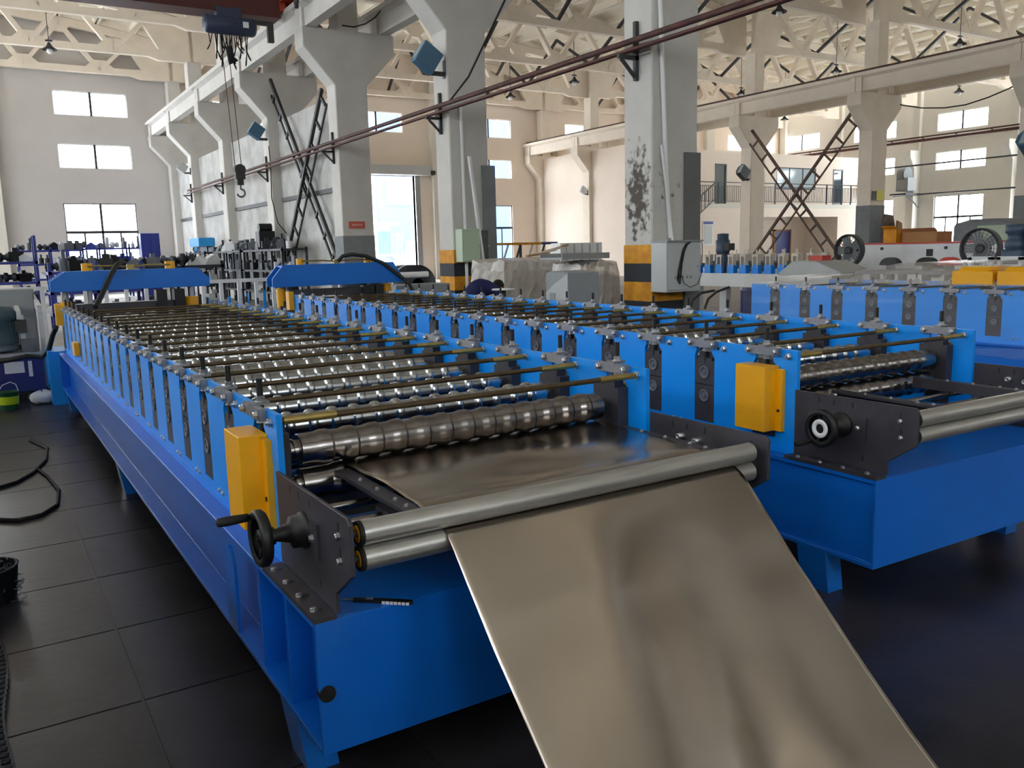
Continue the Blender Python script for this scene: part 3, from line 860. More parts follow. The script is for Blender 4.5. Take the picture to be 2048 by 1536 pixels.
sd = sh.modifiers.new('gauge', 'SOLIDIFY'); sd.thickness = .0009; sd.offset = 0
tag(sh, 'thin shiny steel sheet running out of the feed rolls and down to the floor', 'sheet metal')

# utility knife lying on the blue deck
t = thing('utility_knife', 'small black utility knife with pale ribbed edge on the blue deck', 'knife', (.905, 2.20, .594), math.radians(-42))
obj('handle', B().prism([(-.09, -.006), (.075, -.011), (.09, -.004), (.088, .009), (.06, .012), (-.09, .008)], 'z', 0, .010), 'black', t, bevel=.001)
m = B()
for q in range(7): m.box(.0 + q * .012, -.0125, .001, .009 + q * .012, -.009, .009)
obj('grip_rib', m, 'label_white', t)
obj('blade', B().prism([(-.13, -.003), (-.09, -.005), (-.09, .006), (-.118, .005)], 'z', .004, .006), 'zinc', t)
obj('slider', B().box(-.05, -.003, .010, -.03, .005, .014), 'zinc', t)


# ---- hydraulic cutter portals at the far end of the two machines
def cutter(label, x0, y0, wd, z0, z1, rz=0, hose=None):
    t = thing('hydraulic_cutter', label, 'machine', (x0, y0, 0), rz)
    cx = .17
    poly = [(0, z0), (wd, z0), (wd, z0 + .10), (wd - .13, z1), (.16, z1), (0, z0 + .12)]
    for yy in (0, .30): obj('portal_beam', B().prism(poly, 'y', yy, yy + .035), 'blue_dark', t, bevel=.004)
    obj('beam_web', B().box(.16, .035, z1 - .03, wd - .16, .30, z1 - .01).box(.1, .035, z0 + .01, wd - .1, .3, z0 + .03), 'blue_dark', t)
    for s, xx in ((0, .15), (1, wd - .2)):
        obj('column', B().cyl((xx, .17, .7), (xx, .17, z0 + .05), .04, 20), 'zinc', t)
        obj('column_sleeve', B().cyl((xx, .17, .86 if s == 0 else 1.02), (xx, .17, 1.13), .06 if s == 0 else .085, 20), 'yellow', t)
    for xx in (wd * .235, wd * .76):
        obj('cylinder_cap', B().cyl((xx, .17, z1 - .01), (xx, .17, z1 + .085), .058, 20), 'yellow', t)
        obj('cylinder_rod', B().cyl((xx, .17, z0 - .2), (xx, .17, z0 + .02), .03, 14), 'zinc', t)
    obj('oil_pipe', B().tube([(wd * .235, .12, z1 + .05), (wd * .4, .12, z1 + .05), (wd * .5, .12, z1 + .03), (wd * .62, .12, z1 + .05), (wd * .76, .12, z1 + .045)], .011, 8), 'brass', t)
    obj('pipe_block', B().box(wd * .5 - .04, .09, z1, wd * .5 + .04, .15, z1 + .06), 'brass', t)
    obj('base', B().box(-.1, -.1, .2, wd + .1, .5, .60).box(-.1, -.1, .0, .06, .06, .2).box(wd - .06, -.1, 0, wd + .1, .06, .2).box(-.1, .34, 0, .06, .5, .2).box(wd - .06, .34, 0, wd + .1, .5, .2), 'blue', t)
    obj('lower_die', B().box(.1, .05, .60, wd - .1, .3, .88), 'rod', t)
    obj('upper_die', B().box(.25, .08, 1.0, wd - .35, .26, 1.10), 'dark_steel', t)
    obj('guide_blocks', B().box(wd - .62, .0, .9, wd - .50, .16, z0 - .02).box(wd - .42, .0, .9, wd - .30, .16, z0 - .02), 'black', t)
    if hose: obj('hydraulic_hose', B().tube(hose, .028, 10), 'rubber_hose', t)
    return t


cutter('blue hydraulic cutter portal behind the nearest machine', .69, 10.80, 1.72, 1.25, 1.475,
       hose=[(.80, .12, 1.55), (.76, .02, 1.57), (.70, -.06, 1.54), (.60, -.2, 1.42), (.48, -.42, 1.24), (.40, -.6, 1.14), (.36, -.7, 1.10)])
cutter('blue hydraulic cutter portal behind the middle machine', 3.50, 11.9, 1.95, 1.15, 1.455, math.radians(-1.45),
       hose=[(1.0, .1, 1.49), (1.06, .06, 1.56), (1.2, .04, 1.58), (1.4, .03, 1.55), (1.65, .0, 1.44), (1.85, -.05, 1.28), (2.02, -.1, 1.12), (2.08, -.15, .95)])

# ================================================================== CRANE, PIPES, LAMPS
t = thing('bridge_crane', 'dark red overhead crane girder spanning the left bay', 'crane', (0, 23, 0))
obj('girder', B().box(-11.4, -.28, 7.64, 7.35, .28, 8.4).box(-11.4, -.36, 7.60, 7.35, .36, 7.64), 'girder_red', t)
obj('end_carriage', B().box(7.35, -1.7, 8.0, 7.75, 1.7, 8.35).box(7.35, -.3, 7.8, 7.5, .3, 8.4), 'orange_red', t)
for y in (-1.3, 1.3): obj('wheel', B().cyl((7.70, y, 8.08), (7.80, y, 8.08), .11, 20), 'iron', t)
obj('pickup_bracket', B().box(7.25, -1.9, 7.6, 7.32, -1.7, 8.1).cyl((7.28, -1.8, 7.5), (7.28, -1.8, 7.62), .05), 'iron', t)
t = thing('electric_hoist', 'dark blue electric wire rope hoist slung under the crane girder', 'hoist', (6.05, 22.75, 7.3))
obj('drum_housing', B().lathe((-.62, 0, 0), (1, 0, 0), [(0, .0), (0, .18), (.05, .22), (1.20, .22), (1.26, .18), (1.26, 0)], 24), 'hoist', t)
obj('control_box', B().box(-.32, -.12, .18, .28, .16, .40), 'hoist', t)
obj('trolley', B().box(-.35, -.05, .30, -.25, .05, .45).box(.2, -.05, .30, .3, .05, .45), 'iron', t)
obj('rating_plate', B().box(.28, -.232, -.06, .42, -.222, .08), 'label_white', t)
obj('motor_bracket', B().box(.6, -.05, .1, 1.1, .05, .2).box(.95, -.06, -.3, 1.1, .06, .2), 'iron', t)
for k in range(15):
    xx = -.42 + k * .06 + random.uniform(-.02, .02); dp = random.uniform(.35, .95); wd = random.uniform(.06, .22) * (1 if k % 2 else -1)
    pts = [(xx, .0, -.18)] + [(xx + wd * math.sin(q / 8 * PI) - .0, .06 * math.sin(q), -.18 - dp * math.sin(q / 8 * PI) ** .5) for q in range(1, 8)] + [(xx + wd * .6, .0, -.2)]
    obj('cable_loop', B().tube(pts, .012, 5), 'rubber', t)
obj('cable_bundle', B().tube([(-.05, 0, -.5), (.0, 0, -.9), (.08, 0, -.78)], .09, 8), 'rubber', t)
for k in (0, 1): obj('wire_rope', B().cyl((-.25 + k * .16, -.02, -.18), (-.12 + k * .16, -.02, -3.45), .010, 6), 'rust', t)
hk = obj('hook_block', B().box(-.14, -.10, -3.75, .10, .06, -3.42).cyl((-.02, -.12, -3.52), (-.02, .08, -3.52), .14, 16).box(-.1, -.06, -3.9, .06, .04, -3.7), 'iron', t)
obj('hook', B().tube([(-.02, -.02, -3.85), (-.02, -.02, -4.0)] + [(-.02 + .10 * math.sin(q), -.02, -4.1 + .1 * math.cos(q)) for q in [i * .5 for i in range(0, 10)]], .025, 8), 'part_grey', hk)

t = thing('pipe_run', 'rust brown pipes carried on brackets along the columns above the machines', 'pipe', (8.1, 4.8, 4.42))
obj('pipe', B().cyl((0, 0, 0), (0, 34.2, 0), .042, 10), 'rust', t)
obj('pipe', B().cyl((.09, 0, -.09), (.09, 34.1, -.09), .030, 8), 'rust', t)
obj('pipe', B().cyl((-.06, 0, -.13), (-.06, 34.15, -.13), .026, 8), 'girder_red', t)
for y in YA[3:9]:
    q = y - 4.8
    obj('bracket', B().box(.14, q + .28, -.50, .20, q + .34, .30).box(-.16, q + .28, -.22, .2, q + .33, -.17).bar((-.1, q + .31, -.22), (.16, q + .31, -.46), .04), 'iron', t)

# ladder-like diagonal bracing between columns
def brace(label, x, p, q, off, n, mt='iron'):
    """p, q: (y, z) ends of the main bar; off: sideways distance of the thin bar"""
    t = thing('lattice_brace', label, 'brace', (x, p[0], p[1])); dy, dz = q[0] - p[0], q[1] - p[1]; L = math.hypot(dy, dz); ny, nz = -dz / L, dy / L
    if off < 0: ny, nz = -ny, -nz; off = -off
    obj('main_bar', B().bar((0, 0, 0), (0, dy, dz), .10, .09, up=(1, 0, 0)), mt, t)
    obj('side_bar', B().bar((.05, ny * off + dy * .03, nz * off + dz * .03), (.05, ny * off + dy * .97, nz * off + dz * .97), .06, .05, up=(1, 0, 0)), mt, t)
    for k in range(n):
        u_ = (k + .7) / n
        if u_ > 1: continue
        obj('rung', B().bar((.02, dy * u_, dz * u_), (.02, dy * u_ + ny * off, dz * u_ + nz * off), .07, .06, up=(1, 0, 0)), mt, t)


brace('dark lattice brace falling to the right in front of the rough wall, left column row', 8.42, (27.4, 7.0), (22.45, 1.5), .42, 9)
brace('dark lattice brace rising to the right in front of the rough wall, left column row', 8.36, (26.7, 1.5), (22.75, 5.95), .42, 8)
brace('brown lattice brace falling to the right between the two far right columns', 29.15, (26.75, 6.4), (22.0, .9), .48, 9, 'rail_brown')
brace('brown lattice brace rising to the right between the two far right columns', 29.05, (26.5, 1.0), (21.7, 6.4), .48, 9, 'rail_brown')


def floodlight(label, x, y, z, mt='lamp_blue', yawd=20, s=1.):
    t = thing('floodlight', label, 'lamp', (x, y, z), math.radians(yawd)); k = s
    b = B().prism([(-.16 * k, -.22 * k), (.02 * k, -.26 * k), (.14 * k, -.1 * k), (.14 * k, .1 * k), (.02 * k, .26 * k), (-.16 * k, .22 * k)], 'x', -.24 * k, .2 * k)
    obj('housing', b, mt, t, rot=(0, .6, 0), bevel=.01)
    obj('lens', B().box(-.26 * k, -.15 * k, -.18 * k, -.24 * k, .02, .18 * k), 'glass_grey', t, rot=(0, .6, 0))
    obj('bracket', B().box(.0, -.03, -.3 * k, .42 * k, .03, -.22 * k).box(.36 * k, -.05, -.34 * k, .42 * k, .05, .0), 'iron', t)
    return t


floodlight('blue floodlight on the second striped column', 7.93, 15.62, 5.31, yawd=0)
floodlight('blue floodlight on the column behind the first lattice brace', 7.98, 27.75, 5.46, yawd=0, s=.9)
floodlight('pale floodlight on the last but one column of the left row', 7.98, 39.1, 5.37, 'cab_grey', 0, .8)
floodlight('small white floodlight on the column at the far cream wall', 29.0, 38.75, 4.7, 'white_paint', 0, .8)
floodlight('black floodlight on the column left of the crossed braces, right row', 28.95, 27.05, 4.63, 'frame_dark', 0, 1.1)
floodlight('grey blue floodlight at the right edge, on the nearest right column', 28.9, 15.05, 4.50, 'lamp_blue', 0, 1.3)
lamp0 = None
for k, (x, y, z, lb) in enumerate([(3.2, 37.0, 9.3, 'pendant lamp over the left bay, above the far left windows'), (25.0, 34.0, 9.3, 'pendant lamp in the middle bay, beside the roof truss nearer the striped columns'), (24.3, 38.6, 9.3, 'pendant lamp in the middle bay nearest the far wall'),
                                    (24.1, 21.0, 9.3, 'pendant lamp in the middle bay nearest the camera'), (34.8, 26.9, 9.3, 'pendant lamp above the right crane beam, the one over the crossed braces'), (34.8, 21.0, 9.3, 'pendant lamp above the right crane beam, nearest the camera'),
                                    (44.9, 38.5, 9.3, 'pendant lamp over the office block roof'), (45.9, 27.6, 9.3, 'pendant lamp below the right crane beam by the right wall windows'), (35.1, 33.0, 9.3, 'pendant lamp above the right crane beam, farthest of three')]):
    if lamp0 is None:
        lamp0 = t = thing('pendant_lamp', lb, 'lamp', (x, y, z), 0, 'dark pendant lamps under the roof')
        obj('lamp_shade', B().lathe((0, 0, 0), (0, 0, 1), [(0, .26), (.04, .25), (.10, .14), (.20, .07), (.26, .05)], 20, caps=False), 'frame_dark', t)
        obj('bulb', B().ball((0, 0, -.03), .11, 12), 'bulb', t)
        obj('suspension_rod', B().cyl((0, 0, .24), (0, 0, 3.3), .014, 6).box(-.12, -.03, .3, .12, .03, .36), 'frame_dark', t)
    else: copy_tree(lamp0, (x, y, z), 0, lb)

# festoon cable under the right runway, drain pipes and wires
tag(obj('hanging_cable', B().tube([(0, 0, 0), (0, -.9, -.35), (0, -1.7, -.57), (0, -2.6, -.70), (0, -3.4, -.71), (0, -4.2, -.58), (0, -4.9, -.4), (0, -6.0, .0)], .025, 6), 'rubber', None, (30.9, 21.7, 7.02)), 'black cable sagging under the right crane beam', 'cable')
tag(obj('drain_pipe', B().cyl((0, 0, 0), (.17, 0, -3.3), .035, 10).cyl((.17, 0, -3.3), (.26, 0, -4.2), .035, 10), 'frame_white', None, (8.36, 9.42, 5.9)), 'white conduit pipe running down the front of the soot-stained striped column', 'pipe')
tag(obj('leaning_pole', B().cyl((0, 0, 0), (.22, 0, -1.35), .022, 8), 'frame_white', None, (8.42, 9.40, 3.0)), 'thin white pole leaning on the soot-stained striped column above its cabinet', 'pole')
tag(obj('drain_pipe', B().cyl((0, 0, 0), (.02, 0, -4.3), .035, 10), 'frame_white', None, (8.55, 15.46, 4.45)), 'white conduit pipe on the second striped column', 'pipe')
tag(obj('leaning_pole', B().bar((0, 0, 0), (.32, -.15, -3.4), .07, .05), 'white_paint', None, (8.62, 15.3, 3.45)), 'white pole leaning on the second striped column', 'pole')
tag(obj('leaning_board', B().box(0, -.05, 0, .30, 0, 3.0), 'dado', None, (9.0, 15.49, .3)), 'grey board standing behind the leaning white pole', 'board')
tag(obj('leaning_board', B().box(0, -.04, 0, .30, 0, 2.9), 'grey_patch', None, (8.90, 9.455, .02)), 'tall dark grey board on the right of the soot-stained column', 'board')
tag(obj('hanging_wire', B().tube([(0, 0, 0), (.02, 0, -.6), (-.02, 0, -1.6), (.1, -.1, -2.4), (.5, -.1, -2.9), (.55, -.1, -3.1)], .016, 5), 'rubber', None, (8.26, 27.5, 5.0)), 'thin wire running down the third far column to its green box', 'wire')
tag(obj('hanging_wire', B().tube([(-.6, -6, 3.2), (-.4, -3.4, 1.6), (-.1, -1.0, .3), (0, 0, 0)], .02, 5), 'rubber', None, (8.2, 15.3, 4.46)), 'black wire hanging down across the second striped column', 'wire')
tag(obj('hanging_wire', B().tube([(0, 0, 0), (.3, -.05, -.02), (.6, -.1, .08), (.85, -.15, .25), (1.05, -.2, .5), (1.2, -.25, .85)], .018, 6), 'rubber', None, (8.5, 21.4, 7.28)), 'black wire curling off the corbel of the fifth column', 'wire')


def cabinet(name, label, x, y, z0, z1, w_, d_, mt, side=None, cat='cabinet'):
    t = thing(name, label, cat, (x, y, z0)); h = z1 - z0
    obj('body', B().box(0, 0, 0, w_, d_, h), mt, t, bevel=.008)
    obj('door', B().box(.04, -.018, .03, w_ - .02, 0, h - .04), mt, t, bevel=.004)
    obj('lock', B().cyl((w_ * .88, -.03, h * .5), (w_ * .88, -.018, h * .5), .014, 12), 'zinc', t)
    return t


t = cabinet('electric_cabinet', 'grey electric cabinet with looped cables on the soot-stained column', 8.27, 9.12, .93, 1.64, .66, .33, 'cab_grey')
obj('rain_hood', B().box(-.01, -.03, .71, .68, .33, .73), 'cab_grey_dark', t)
for k in range(4):
    e = .012 * k
    obj('cable_loop', B().tube([(.40 + e, -.03, .70), (.33 + e, -.035, .66), (.27 + e, -.04, .56), (.245 + e * .6, -.035, .40), (.235 + e * .5, -.03, .25), (.20 + e, -.03, .14 - .03 * (k % 2)), (.175 + e * .5, -.03, .17), (.19 + e, -.03, .30), (.225 + e, -.035, .46), (.27 + e, -.035, .60), (.34 + e, -.03, .69)], .0035, 5), 'rubber', t)
obj('cable_loop', B().tube([(.25, -.03, .25), (.30, -.04, .12), (.42, -.04, .06), (.56, -.04, .10), (.64, -.03, .22), (.66, -.03, .5), (.655, -.03, .66), (.64, -.03, .70)], .005, 5), 'rubber', t)
for k, sx in enumerate((.14, .21, .28, .36, .43)):
    obj('lettering', B().box(sx, -.0195, .19, sx + .008, -.0185, .225).box(sx + .026, -.0195, .19, sx + .034, -.0185, .225).box(sx, -.0195, .204, sx + .034, -.0185, .211).box(sx + .013, -.0195, .185, sx + .02, -.0185, .232), 'text_grey', t)
cabinet('electric_cabinet', 'pale green electric cabinet on the second striped column', 8.34, 15.2, 1.36, 2.02, .42, .29, 'cab_green')
cabinet('electric_cabinet', 'dark green open half of the cabinet on the second striped column', 8.77, 15.24, 1.36, 1.99, .22, .25, 'door_green')
cabinet('electric_cabinet', 'pale green electric cabinet by the foot of the dark lattice braces', 8.42, 27.3, 1.37, 1.97, .45, .29, 'cab_green')
t = thing('wall_sign', 'small red sign with pale lettering on the fifth column', 'sign', (8.47, 21.58, 2.24))
obj('plate', B().box(0, 0, 0, .45, .015, .18), 'sign_red', t)
for k in range(5):
    obj('lettering', B().box(.09 + k * .06, -.003, .06, .10 + k * .06, 0, .12).box(.09 + k * .06, -.003, .085, .13 + k * .06, 0, .095).box(.12 + k * .06, -.003, .06, .13 + k * .06, 0, .12), 'sign_text', t)
t = thing('wall_sign', 'yellow sign beside a dark plate on the nearer right column', 'sign', (29.35, 20.87, 3.07))
obj('plate', B().box(.28, 0, 0, .72, .02, .38), 'sign_yellow', t); obj('dark_plate', B().box(0, 0, .02, .26, .02, .36), 'iron', t)
t = thing('notice_board', 'white notice with blue heading on the lower office wall', 'sign', (35.35, 35.97, 1.5))
obj('board', B().box(0, 0, 0, .85, .03, 1.4), 'white_paint', t); obj('heading', B().box(.05, -.01, 1.2, .8, 0, 1.36), 'rack_blue', t); obj('sheet', B().box(.1, -.01, .1, .75, 0, 1.15), 'cab_grey', t)

# ================================================================== LEFT SIDE
# white railing behind the cutters
t = thing('guard_railing', 'white tubular railing behind the hydraulic cutters', 'railing', (-1.6, 15.1, 0))
obj('top_rail', B().box(0, -.03, 1.15, 6.1, .03, 1.21), 'white_paint', t); obj('bottom_rail', B().box(0, -.02, .15, 6.1, .02, .2), 'white_paint', t)
pm = B().box(-.03, -.02, 0, .03, .02, 1.16).mesh('baluster', 'white_paint')
for k in range(21): put('baluster', pm, t, (.05 + k * .3, 0, 0))
ORD2 = ['first', 'second', 'third', 'fourth', 'fifth', 'sixth', 'last']
for k in range(7):
    bl = thing('blue_profile', 'blue steel strip against the white railing, %s of seven from the left' % ORD2[k], 'steel strip', (2.75 + k * .30, 15.0, 0), 0, 'blue steel strips by the white railing')
    obj('strip', B().box(-.02, -.02, 0, .02, .0, .80 + .04 * k), 'blue', bl)

# hydraulic power unit
t = thing('hydraulic_power_unit', 'blue oil tank with a grey green motor on top, left of the nearest machine', 'pump', (-.25, 11.3, 0))
obj('tank', B().box(-.3, 0, .10, .82, .62, .52), 'tank_blue', t, bevel=.01)
obj('tank_lid', B().box(-.32, -.02, .52, .84, .64, .56), 'zinc', t)
obj('foot', B().box(-.25, .03, 0, -.15, .6, .1), 'tank_blue', t); obj('foot', B().box(.68, .03, 0, .78, .6, .1), 'tank_blue', t)
mo = obj('motor', B().lathe((.42, .3, .58), (0, 0, 1), [(0, .20), (.05, .20), (.06, .17), (.34, .17), (.35, .19), (.44, .19), (.50, .15), (.52, 0)], 28), 'motor', t)
fm = B().box(.165, -.004, 0, .19, .004, .26).mesh('cooling_fin', 'motor')
for k in range(20): put('cooling_fin', fm, mo, (.42, .3, .65), (0, 0, k * PI / 10))
obj('terminal_box', B().box(.58, .18, .78, .70, .38, .92), 'iron', t)
obj('valve_block', B().box(.62, .1, .56, .8, .3, .70).cyl((.7, .05, .6), (.7, -.05, .6), .04), 'part_grey', t)
obj('label_plate', B().box(.42, -.006, .33, .62, 0, .46), 'label_white', t); obj('level_gauge', B().box(.66, -.02, .28, .70, 0, .46), 'label_white', t)
tag(obj('hydraulic_hose', B().tube([(.55, 11.0, .52), (.40, 10.95, .55), (.20, 10.95, .52), (-.1, 11.0, .50)][::-1] + [(.62, 10.9, .62), (.66, 10.75, .78), (.69, 10.55, .88)], .028, 10), 'rubber_hose'), 'thick black hose from the oil tank to the nearest machine', 'hose')
cabinet('control_cabinet', 'tall grey control cabinet behind the motor of the oil tank', -.35, 12.3, 0, 1.26, .95, .5, 'cab_grey_dark')
t = thing('paint_bucket', 'green bucket with a lime label and wire handle on the dark floor', 'bucket', (.17, 10.75, 0))
obj('pail', B().lathe((0, 0, 0), (0, 0, 1), [(0, .085), (.19, .105), (.20, .11), (.20, .10), (.02, .08)], 24), 'green', t)
obj('label', B().lathe((0, 0, .06), (0, 0, 1), [(0, .093), (.09, .102)], 24, caps=False), 'lime', t)
obj('handle', B().tube([(-.1, 0, .19), (-.05, 0, .27), (.03, 0, .30), (.08, 0, .27), (.1, 0, .19)], .005, 6), 'label_white', t)
t = thing('plastic_bag', 'crumpled white plastic bag beside the green bucket', 'bag', (.50, 10.95, 0))
mb = B(); mb.ball((0, 0, .07), .13, 16, (1, .8, .55)); mb.v = [(x + random.uniform(-.015, .015), y + random.uniform(-.015, .015), max(0, z + random.uniform(-.02, .02))) for x, y, z in mb.v]
obj('bag_body', mb, 'label_white', t)
t = thing('scrap_pile', 'small dark tangle of scrap behind the white bag', 'scrap', (.66, 11.1, 0)); t['kind'] = 'stuff'
m = B()
for k in range(14): m.bar((random.uniform(-.1, .12), random.uniform(-.1, .3), .02), (random.uniform(-.12, .14), random.uniform(-.1, .3), random.uniform(.05, .2)), .02)
obj('scrap', m, 'part_dark', t)
tag(obj('roller_conveyor', B().bar((0, 0, 1.04), (.02, 1.6, 1.12), .05, .09).bar((-.22, 0, .98), (-.2, 1.6, 1.06), .05, .09).box(-.22, .05, 0, -.17, .1, .98).box(-.02, .05, 0, .03, .1, 1.0), 'part_white', None, (.60, 11.5, 0)), 'pale sloping runout rail behind the cutter of the nearest machine', 'conveyor')
# cables lying on the floor
tag(obj('floor_cable', B().tube([(.26, 8.7, .012), (.37, 8.2, .012), (.33, 7.7, .012), (.22, 7.3, .012), (.10, 7.05, .012), (-.1, 6.9, .012), (-.4, 7.0, .012)], .012, 6), 'rubber'), 'black cable snaking across the floor toward the green bucket', 'cable')
tag(obj('floor_cable', B().tube([(-.4, 6.4, .012), (-.05, 6.08, .012), (.07, 5.97, .012), (.20, 6.02, .012), (.30, 6.2, .012), (.34, 6.6, .012), (.30, 7.1, .012), (.25, 7.4, .012)], .012, 6), 'rubber'), 'black cable looping near the left edge of the floor', 'cable')
t = thing('scrap_bin', 'dark round bin of metal shavings at the left edge', 'bin', (-.12, 4.62, 0))
obj('bin_body', B().lathe((0, 0, 0), (0, 0, 1), [(0, .13), (.16, .15), (.17, .155), (.17, .14), (.1, .13)], 24), 'black', t)
m = B()
for k in range(60):
    a, rr = random.uniform(0, 6.28), random.uniform(0, .13); c = Vector((rr * math.cos(a), rr * math.sin(a), .14 + random.uniform(0, .05)))
    m.tube([c + Vector((.018 * math.cos(q + k), .018 * math.sin(q + k), .004 * q)) for q in range(5)], .003, 3)
stuff(obj('shavings', m, 'part_grey', t))
m = B()
for k in range(40):
    c = Vector((.10 + random.uniform(-.07, .05), random.uniform(-.12, .1), random.uniform(.0, .10)))
    m.tube([c + Vector((.02 * math.cos(q + k), .02 * math.sin(q + k), .004 * q)) for q in range(5)], .003, 3)
stuff(obj('spilled_shavings', m, 'part_grey', t))
t = thing('roller_chain', 'oily steel drive chain lying along the left edge of the floor', 'chain', (-.085, 2.6, 0))
lk = B().box(-.022, -.028, 0, -.014, .028, .022).box(.014, -.028, 0, .022, .028, .022).cyl((-.02, -.018, .011), (.02, -.018, .011), .010, 8)
lk = lk.mesh('chain_link', 'part_dark')
for k in range(40): put('chain_link', lk, t, (.012 * math.sin(k * .3), k * .044, .0), (0, 0, .05 * math.cos(k * .3)))

# racks with machine parts
def rack(label, x, y, w_, d_, shelves, top, mt, nb=2, group=None):
    t = thing('storage_rack', label, 'rack', (x, y, 0), 0, group)
    for k in range(nb + 1):
        for yy in (0, d_ - .06): obj('upright', B().box(k * (w_ - .07) / nb, yy, 0, k * (w_ - .07) / nb + .07, yy + .06, top), mt, t)
    for z in shelves: obj('shelf', B().box(0, 0, z - .07, w_, d_, z), mt, t)
    return t


KIND = {}
PH = {0: .36, 1: .28, 2: .24, 3: .22, 4: .45}


def fit(k, z, zs, lo, hi):
    up = [q for q in zs if q > z]; gap = min(up) - z - .09 if up else 9
    return min(random.uniform(lo, hi), gap / PH[k])



def part_mesh(kind, mt):
    k = (kind, mt)
    if k not in KIND:
        m = B()
        if kind == 0: m.cyl((0, 0, 0), (0, 0, .22), .09, 14).cyl((0, 0, .22), (0, 0, .36), .035, 10)
        elif kind == 1: m.box(-.14, -.12, 0, .14, .12, .2).box(-.05, -.05, .2, .05, .05, .28)
        elif kind == 2: m.lathe((-.16, 0, .12), (1, 0, 0), [(0, .05), (.05, .05), (.05, .12), (.14, .12), (.16, .07), (.24, .07), (.24, .11), (.32, .11)], 14)
        elif kind == 3: m.prism([(-.2, 0), (.2, 0), (.16, .1), (.02, .22), (-.12, .14)], 'y', -.12, .12)
        elif kind == 4: m.box(-.06, -.06, 0, .06, .06, .45).box(-.1, -.1, 0, .1, .1, .05)
        KIND[k] = m.mesh('machine_part', mt)
    return KIND[k]


NAMES = ['stepped shaft', 'box casting', 'steel roller', 'folded offcut', 'steel post']


def ORD(n): return '%d%s' % (n, {1: 'st', 2: 'nd', 3: 'rd'}.get(n if n < 20 else n % 10, 'th'))


def shelf_name(z, zs): return ['bottom', 'second', 'third', 'top'][sorted(zs).index(z)] if z != max(zs) else 'top'

MN = {'part_dark': 'dark', 'part_grey': 'grey', 'part_white': 'pale', 'rack_blue': 'blue', 'black': 'black', 'cyan': 'bright blue'}


def fill(rackname, x, y, w_, d_, zs, step, mats, kinds=(0, 1, 2, 3), group=''):
    for z in zs:
        xx = x + .12; n_ = 0
        while xx < x + w_ - .1:
            k = random.choice(kinds); mt = random.choice(mats)
            o = put('machine_part', part_mesh(k, mt), None, (xx, y + d_ / 2 + random.uniform(-.08, .08), z), (0, 0, random.uniform(-.5, .5)))
            s_ = fit(k, z, zs, .8, 1.4); o.scale = (s_, s_, s_)
            n_ += 1
            tag(o, '%s %s, %s from the left, %s shelf, %s' % (MN[mt], NAMES[k], ORD(n_), shelf_name(z, zs), rackname), 'machine part', 'parts on the ' + rackname)
            xx += step * random.uniform(.8, 1.6)


dk = ['part_dark', 'part_dark', 'part_grey', 'black', 'part_white']
rack('blue rack under the far left window', 3.35, 40.2, 3.6, .9, (.75, 1.45, 2.08), 2.25, 'rack_blue', 3)
fill('rack under the far left window', 3.35, 40.2, 3.6, .9, (.75, 1.45, 2.08), .30, ['part_dark', 'part_grey', 'rack_blue', 'part_white'], (0, 1, 2, 3, 4))
tag(obj('blue_locker', B().box(0, 0, 0, .75, .5, 2.65).box(.1, -.02, 1.4, .35, 0, 2.5).box(.42, -.02, 1.4, .66, 0, 2.5), 'rack_blue', None, (6.1, 39.4, 0)), 'tall blue steel locker right of the far left window', 'locker')
rack('dark blue rack left of the far left window', 1.35, 36.0, 2.2, .9, (.4, .95, 1.5, 2.0), 2.1, 'rack_blue', 2)
fill('rack left of the far window', 1.35, 36.0, 2.2, .9, (.4, .95, 1.5, 2.0), .24, dk, (0, 1, 2, 3))
rack('navy rack at the left edge behind the oil tank', -.2, 27.0, 1.7, .9, (.5, 1.05, 1.6), 2.3, 'rack_blue', 1)
fill('rack at the left picture edge', -.2, 27.0, 1.7, .9, (.5, 1.05, 1.6), .24, dk, (1, 2, 3))
rack('navy rack behind the white railing, left part', 1.4, 22.0, 2.0, .8, (.4, .9, 1.35), 1.55, 'rack_blue', 2)
fill('navy rack behind the railing', 1.4, 22.0, 2.0, .8, (.4, .9, 1.35), .2, dk, (0, 1, 2, 3))
rack('iron rack behind the cutter of the nearest machine', 3.4, 22.5, 2.0, .8, (.4, .95, 1.4), 1.5, 'part_dark', 2)
fill('iron rack behind nearest cutter', 3.4, 22.5, 2.0, .8, (.4, .95, 1.4), .22, dk, (0, 1, 2, 3))
